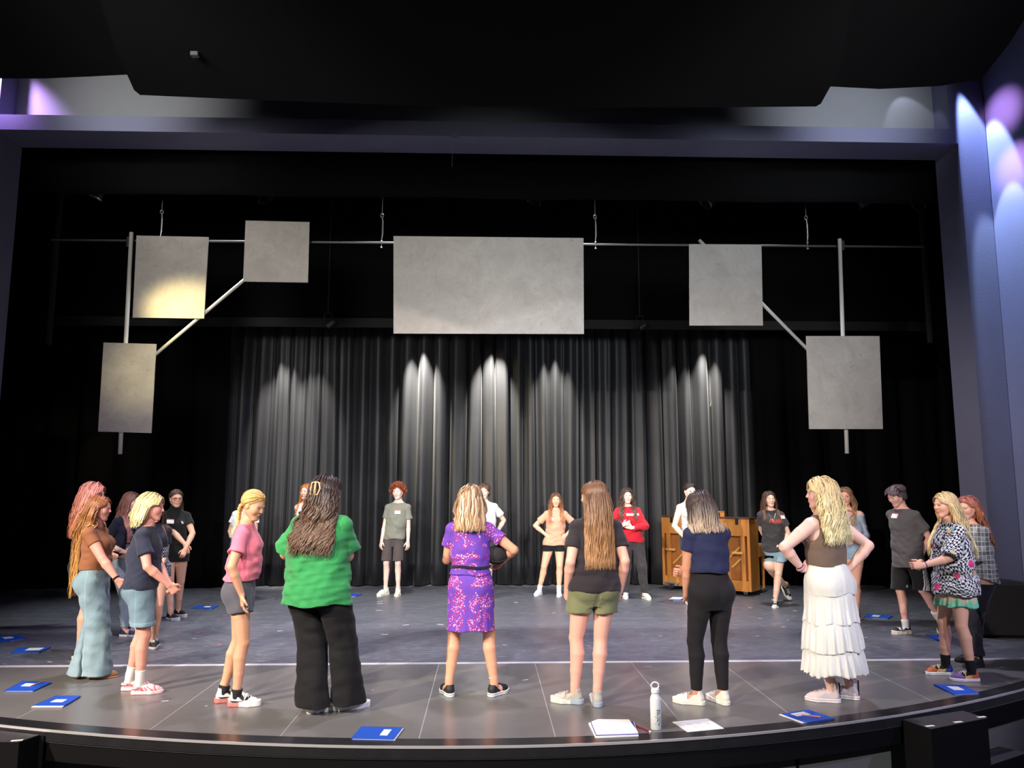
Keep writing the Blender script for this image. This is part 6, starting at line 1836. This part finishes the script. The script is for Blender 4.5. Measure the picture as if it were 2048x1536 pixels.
hair(B, B.root, F, 'tail', n=520, root=srgb(84,62,48), tip=srgb(140,108,80), seed=153, tie=(-.05,-.088,.0), rad=.0036, tail=dict(len=.30, dir=(-.9,-.3,-.4)))
def glasses(B):
    c, R = B.hc, B.Rh; mb = MB()
    for e in (-1, 1):
        mb.tube([tuple((c+R@v3(e*.031+.021*math.cos(t*PI/8), .094-.006*abs(math.cos(t*PI/8)), .003+.016*math.sin(t*PI/8)))*B.s) for t in range(17)], .0022, 5)
        mb.tube([tuple((c+R@v3(e*.052,.090,.006))*B.s), tuple((c+R@v3(e*.078,.0,.006))*B.s)], .0022, 5)
    mb.tube([tuple((c+R@v3(-.010,.098,.006))*B.s), tuple((c+R@v3(.010,.098,.006))*B.s)], .0022, 5)
    mb.build('glasses', plain('dark_spectacle_frame', (.05,.03,.03), .3), B.root)
glasses(B)
for n in 'RL': shoe(B.root, B, n, 'runner', upper=(.014,.014,.016), sole=(.7,.7,.68), lace=(.05,.05,.05), vox=.005)

# dotted dress, a sliver between the blond youth and the girl in glasses
B = fig('person in a navy dress with white dots, only a sliver seen behind the blond youth', 1.47, -150, ((303,1294),(309,1290)), (-150,-150), (318,318,314), None, vox=FAR, handR=(.05,.17,.95), handL=(-.05,.17,.95), head=(0,8,0), w=.95)
dress_skin(B, FAIR)
F = g_top(B, hem=.93, ease=.01, seed=161, amp=.003); dots = lambda v: np.where((np.sin(v[:,0:1]*170+v[:,1:2]*170)*np.sin(v[:,2:3]*170) > .35) & (v[:,2:3] < 1.15), np.array([(.6,.6,.65)]), np.array([srgb(18,20,40)]))
S = g_skirt(B, tb, .80, .99, nf=7, fa=.02, amp=.003, seed=162); S = smin(S, F, .01); S = smin(S, np.maximum(B.low-.006, .80-B.G.ax[2][None,None,:]), .02).astype(np.float32)
make_obj(B, S, 'dress', M_CLOTH, B.root, dots)
hair(B, B.root, F, 'down', zend=1.30, n=300, root=srgb(70,52,42), seed=163, rad=.004)
for n in 'RL': shoe(B.root, B, n, 'skate', upper=(.02,.02,.02), sole=(.6,.6,.6))

# white tee behind the braid
B = fig('person in a white tee with hand on hip, mostly hidden behind the pink tee', 1.565, 176, ((486,1203),(500,1203)), (170,185), (489,492,495), ((470,1090,-.05),(506,1100,-.10)), vox=FAR, head=(0,4,0), elbRw=(-1,.5,0), elbLw=(.8,.5,0), w=1.04)
dress_skin(B, FAIR)
F = g_top(B, hem=.98, ease=.03, hemx=.02, sleeve=.5, sr=(.07,.07), seed=171); cloth(B, F, 'shirt', srgb(226,226,228))
J = g_pants(B, hem=.74, waist=1.0, r=(.105,.10,.08), seed=172); cloth(B, J, 'shorts', srgb(60,80,110))
hair(B, B.root, F, 'tail', n=400, root=srgb(60,44,36), seed=173, rad=.004, tail=dict(len=.15))
for n in 'RL': shoe(B.root, B, n, 'sneaker')

# ginger hair behind the green tee
B = fig('person with long copper hair and bare shoulders, hidden behind the person in green', 1.675, 165, ((612,1200),(626,1200)), (165,175), (622,618,615), None, vox=FAR, head=(-8,0,0), handR=(.16,.12,1.0), handL=(-.16,.12,1.0))
dress_skin(B, PALE)
F = g_top(B, hem=.95, ease=.006, sleeve=0, seed=181, neck='tank', amp=.003); cloth(B, F, 'tank_top', srgb(220,212,205), M_KNIT)
J = g_pants(B, hem=.74, waist=1.0, r=(.105,.10,.08), seed=182); cloth(B, J, 'shorts', srgb(70,90,120))
hair(B, B.root, F, 'down', zend=1.20, n=420, root=srgb(186,112,62), tip=srgb(228,150,86), seed=183, wave=.007, rad=.004, gather=.12)
for n in 'RL': shoe(B.root, B, n, 'sneaker')

# curly boy
B = fig('boy with curly red-brown hair, grey-green tee and brown shorts, facing the camera', 1.665, 174, ((771,1190),(796,1190)), (148,184), (789,795,798), ((762,1088,-.06),(816,1086,-.06)), vox=FAR, male=True, w=.86,
        head=(-4,-4,6), elbR=(.3,-1,0), elbL=(-.3,-1,0), palmR=(-.7,-.7,0), palmL=(.7,-.7,0), curlR=.45, curlL=.45)
dress_skin(B, srgb(240,205,190), brow=(.16,.08,.05))
F = g_top(B, hem=.855, ease=.020, hemx=.006, sleeve=.62, sr=(.070,.068), seed=191, amp=.007); cloth(B, F, 'shirt', srgb(128,130,118))
name_tag(B, F, B.root, -.075, 1.27)
J = g_pants(B, (F,.855), hem=.525, waist=.98, r=(.100,.094,.08), ease=.010, amp=.004, seed=192); cloth(B, J, 'shorts', srgb(82,74,72))
hair(B, B.root, F, 'curly', n=900, root=srgb(130,66,44), tip=srgb(176,96,64), seed=193, maxlen=.10, rad=.0042, wave=.004, vol=.012)
for n in 'RL': shoe(B.root, B, n, 'runner', upper=srgb(226,224,210), sole=srgb(226,222,200), size=1.1)

# boy in white
B = fig('boy with brown fringe and white printed tee, standing behind the woman in purple', 1.685, 178, ((960,1196),(978,1196)), (170,190), (967,968,967), None, vox=FAR, male=True, w=.94, head=(0,2,-2), handR=(.20,-.08,.86), handL=(-.18,-.12,.92), elbR=(1,-.5,0), elbL=(-1,-.5,0))
dress_skin(B, srgb(240,205,185))
F = g_top(B, hem=.88, ease=.022, hemx=.008, sleeve=.6, sr=(.072,.070), seed=201); o = cloth(B, F, 'shirt', srgb(222,220,218))
print_text(B, F, 'print_lettering', o, 'BOSTON ATC', 0, 1.27, .036, (.35,.35,.36)); patch(B, F, 'print_block', o, -.02, 1.20, .10, .05, lambda u, v: (.40,.40,.42) if abs(u-.5)+abs(v-.5) < .5 else (.72,.71,.70), 1, 0, 8, 6)
J = g_pants(B, hem=.52, waist=.98, r=(.105,.098,.08), ease=.010, seed=202); cloth(B, J, 'shorts', srgb(50,50,60))
hair(B, B.root, F, 'short', n=700, root=srgb(64,44,34), tip=srgb(104,74,54), seed=203, maxlen=.075, rad=.0046, fringe=1, vol=.008)
for n in 'RL': shoe(B.root, B, n, 'runner')

# peach tee
B = fig('girl in a peach tee and tiny black shorts, hands on hips, facing the camera', 1.54, 180, ((1079,1190),(1118,1192)), (150,178), (1109,1111,1111), ((1092,1070,-.04),(1132,1070,-.04)), vox=FAR,
        head=(-2,2,0), elbRw=(-1,.3,0), elbLw=(1,.3,0), fdRw=(.5,-.4,-.55), fdLw=(-.5,-.4,-.55), palmRw=(.4,.8,0), palmLw=(-.4,.8,0), curlR=.2, curlL=.2)
dress_skin(B, srgb(240,184,150))
F = g_top(B, hem=.82, ease=.012, hemx=.000, sleeve=.62, sr=(.062,.064), seed=211, amp=.005); o = cloth(B, F, 'shirt', srgb(226,164,134))
name_tag(B, F, B.root, .06, 1.265)
J = g_pants(B, (F,.82), hem=.725, waist=.98, r=(.094,.084,.08), ease=.004, amp=.001, seed=212, wav=.001); cloth(B, J, 'shorts', srgb(26,26,28), M_KNIT)
hair(B, B.root, F, 'down', zend=1.21, n=480, root=srgb(104,68,48), tip=srgb(204,140,98), seed=213, wave=.005, rad=.0038, gather=.12, over=1)
band(B, 'R', B.root, 'bracelet', (.7,.7,.7), .93, .025, .006)
for n in 'RL': shoe(B.root, B, n, 'sneaker', sock=(.78,.78,.78), sockh=.085)

# red sweatshirt
B = fig('person in a red sweatshirt with arms crossed and charcoal joggers, facing the camera', 1.61, 176, ((1252,1196),(1290,1198)), (165,196), (1262,1258,1253), ((1246,1050,-.22),(1264,1056,-.20)), vox=FAR,
        head=(4,2,0), elbRw=(-1,-.1,-.8), elbLw=(1,-.1,-.8), fdRw=(.9,.1,.3), fdLw=(-.9,.1,.3), palmR=(0,-1,0), palmL=(0,-1,0), curlR=.4, curlL=.4, w=1.0)
dress_skin(B, srgb(242,208,190))
F = g_top(B, hem=.865, ease=.028, hemx=.006, sleeve=1.88, sr=(.068,.056), seed=221, amp=.007); o = cloth(B, F, 'sweatshirt', srgb(196,30,46))
patch(B, F, 'print_band', o, -.01, 1.285, .20, .034, (.75,.73,.73), 1, 0, 16, 4)
for dx in (-.07, -.045): patch(B, F, 'print_block', o, dx, 1.24, .016, .034, (.75,.73,.73), 1, 0, 3, 4)
J = g_pants(B, (F,.865), hem=.10, waist=1.0, r=(.104,.075,.052), ease=.010, amp=.006, seed=222); cloth(B, J, 'joggers', srgb(58,54,56))
hair(B, B.root, F, 'down', zend=1.20, n=520, root=srgb(64,48,42), tip=srgb(120,92,78), seed=223, wave=.013, rad=.0040, gather=.12, vol=.010, over=1)
for n in 'RL': shoe(B.root, B, n, 'runner', upper=srgb(222,220,205), sole=srgb(225,222,205), mark=dict(swoosh=(.03,.03,.03)))

# white tank by the piano
B = fig('person with slicked-back dark hair and white striped tank top, before the piano', 1.69, 186, ((1376,1207),(1390,1207)), (180,190), (1383,1380,1377), ((1372,1078,-.16),(1384,1085,-.18)), vox=FAR,
        head=(8,6,0), elbRw=(-1,.3,-.2), elbLw=(1,.3,0), w=.98, fdRw=(.5,-.3,-.8))
dress_skin(B, srgb(242,205,185))
F = g_top(B, hem=.96, ease=.006, sleeve=0, seed=231, neck='tank', amp=.003); cloth(B, F, 'tank_top', None, M_KNIT, fn=lambda v: np.where(np.sin(v[:,2:3]*260) > .75, np.array([(.50,.48,.48)]), np.array([(.78,.76,.74)])))
J = g_pants(B, hem=.76, waist=.99, r=(.105,.105,.08), seed=232); cloth(B, J, 'shorts', None, fn=denim(srgb(60,76,92), 7))
hair(B, B.root, F, 'bun', n=520, root=srgb(58,44,38), seed=233, rad=.0036, tie=(0,-.10,.0))
for n in 'RL': shoe(B.root, B, n, 'sneaker')

# dark tee, crossed legs
B = fig('girl with long brown hair, charcoal red-printed tee and cut-off denim shorts, legs crossed', 1.57, 178, ((1578,1200),(1551,1214)), (196,158), (1545,1541,1537), ((1537,1086,.20),(1564,1091,-.10)), Y=10.98, vox=FAR,
        head=(4,0,4), elbRw=(-.6,1,0), elbLw=(1,.4,0), fdLw=(-1,-.15,.1), palmLw=(0,.8,-.3), curlL=.9, liftR=.07, pitchR=48, poleRw=(-.75,-.6,0), poleLw=(-.1,-1,0))
dress_skin(B, srgb(240,196,172))
F = g_top(B, hem=.80, ease=.018, hemx=.004, sleeve=.62, sr=(.068,.068), seed=241, amp=.006); o = cloth(B, F, 'shirt', srgb(62,60,62))
rr_ = np.random.RandomState(8)
for k in range(7): patch(B, F, 'print_shape', o, .085-k*.029, 1.245+rr_.uniform(-.012,.012), .022, .060, srgb(176,74,62), 1, rr_.uniform(-.5,.5), 3, 5)
name_tag(B, F, B.root, -.115, 1.31, 0)
mb = MB(); xs_ = np.linspace(-.055, .055, 9); zs_ = 1.36-.115*(1-np.abs(xs_)/.055); ys_ = on_surface(B, np.minimum(F, B.B), xs_+B.nb[0], zs_, 1, .003)
mb.tube([tuple(np.array([x+B.nb[0], y, z])*B.s) for x, y, z in zip(xs_, ys_, zs_)], .0022, 5); mb.lathe([(0,-.012),(.008,-.010),(.009,0),(.004,.012),(0,.013)], 10, M=Matrix.Translation(Vector((B.nb[0]*B.s, ys_[4]*B.s+.004, (zs_[4]-.01)*B.s))))
mb.build('necklace', M_METAL, B.root)
J = g_pants(B, (F,.80), hem=.655, waist=.99, r=(.104,.112,.08), ease=.010, amp=.003, seed=242, wav=.008); cloth(B, J, 'shorts', None, fn=denim(srgb(112,140,158), 8, srgb(160,186,196)))
hair(B, B.root, F, 'down', zend=1.27, n=520, root=srgb(74,52,44), tip=srgb(130,92,74), seed=243, wave=.003, rad=.0038, gather=.12, over=1)
band(B, 'L', B.root, 'scrunchie', srgb(215,60,70), .90, .027, .020)
for n in 'RL': shoe(B.root, B, n, 'hitop', upper=(.014,.014,.016), sole=(.72,.72,.68), lace=(.7,.7,.68), accent=[(lambda x, y, z: (y > .135) & (z < .055), (.72,.70,.66))], mark=dict(disc=(.72,.72,.72)))

# pale blue off-shoulder top
B = fig('person with long light brown hair, pale blue off-shoulder top and red high-top shoes', 1.625, 138, ((1698,1243),(1714,1241)), (120,128), (1694,1692,1688), None, vox=FAR, head=(12,4,0), handR=(.16,.10,1.0), handL=(-.12,.16,1.02), w=1.04)
dress_skin(B, srgb(226,168,145))
F = g_top(B, hem=1.0, ease=.016, hemx=.01, sleeve=1.7, sr=(.062,.05), seed=251, neck='offshoulder', amp=.006); cloth(B, F, 'shirt', srgb(170,182,198))
J = g_pants(B, hem=.775, waist=1.0, r=(.108,.108,.08), ease=.008, seed=252); cloth(B, J, 'shorts', None, fn=denim(srgb(120,150,172), 9, srgb(170,192,205)))
hair(B, B.root, F, 'down', zend=1.20, n=480, root=srgb(134,98,68), tip=srgb(200,156,112), seed=253, wave=.008, rad=.0038, gather=.13)
for n in 'RL': shoe(B.root, B, n, 'hitop', upper=srgb(150,56,44), sole=srgb(214,200,190))

# boy in three stripes
B = fig('boy with dark fringe, grey tee and black shorts with three white stripes, striding left', 1.66, 112, ((1813,1268),(1877,1266)), (98,102), (1808,1806,1797), ((1828,1112,.14),(1842,1112,-.06)), Y=8.84, male=True, w=.92, vox=.007,
        head=(-6,24,0), elbLw=(.8,-.8,0), elbRw=(.4,1,0), fdLw=(.1,.5,-.7), palmLw=(-1,0,0), liftL=.10, pitchL=82, poleLw=(-.5,-.3,-.3), poleRw=(-1,0,0))
dress_skin(B, srgb(234,182,165))
F = g_top(B, hem=.745, ease=.026, hemx=.012, sleeve=.66, sr=(.076,.076), seed=261, amp=.007); o = cloth(B, F, 'shirt', srgb(88,84,84))
name_tag(B, F, B.root, .045, 1.33, 0)
J = g_pants(B, (F,.745), hem=.50, waist=.98, r=(.108,.108,.08), ease=.012, amp=.004, seed=262)
def stripes(v):
    c = np.tile(np.array(srgb(26,26,28)), (len(v),1)); lx = v[:,0]; ly = v[:,1]-np.interp(v[:,2], [.55,.98], [B.knee['L'][1]*.55, 0])
    m = (lx < -.085) & ((np.abs(ly+.032) < .0065)|(np.abs(ly+.008) < .0065)|(np.abs(ly-.016) < .0065)); c[m] = (.8,.8,.8); return c
o = cloth(B, J, 'shorts', None, fn=stripes); side_patch(B, J, 'logo', o, .065, .545, .040, .034, lambda u, v: any(a_ < (1-u)+.35*v-.0 < a_+.20 and v < .30+.32*k_ for k_, a_ in enumerate((.22,.55,.88))), -1, 16, 14)
hair(B, B.root, F, 'short', n=760, root=srgb(60,46,50), tip=srgb(108,90,98), seed=263, maxlen=.07, rad=.0046, fringe=1, vol=.008)
for n in 'RL': shoe(B.root, B, n, 'runner', upper=(.016,.016,.018), sole=srgb(225,215,205), lace=(.05,.05,.05), sock=(.75,.75,.75), sockh=.075, mark=dict(swoosh=(.78,.75,.70), big=1))
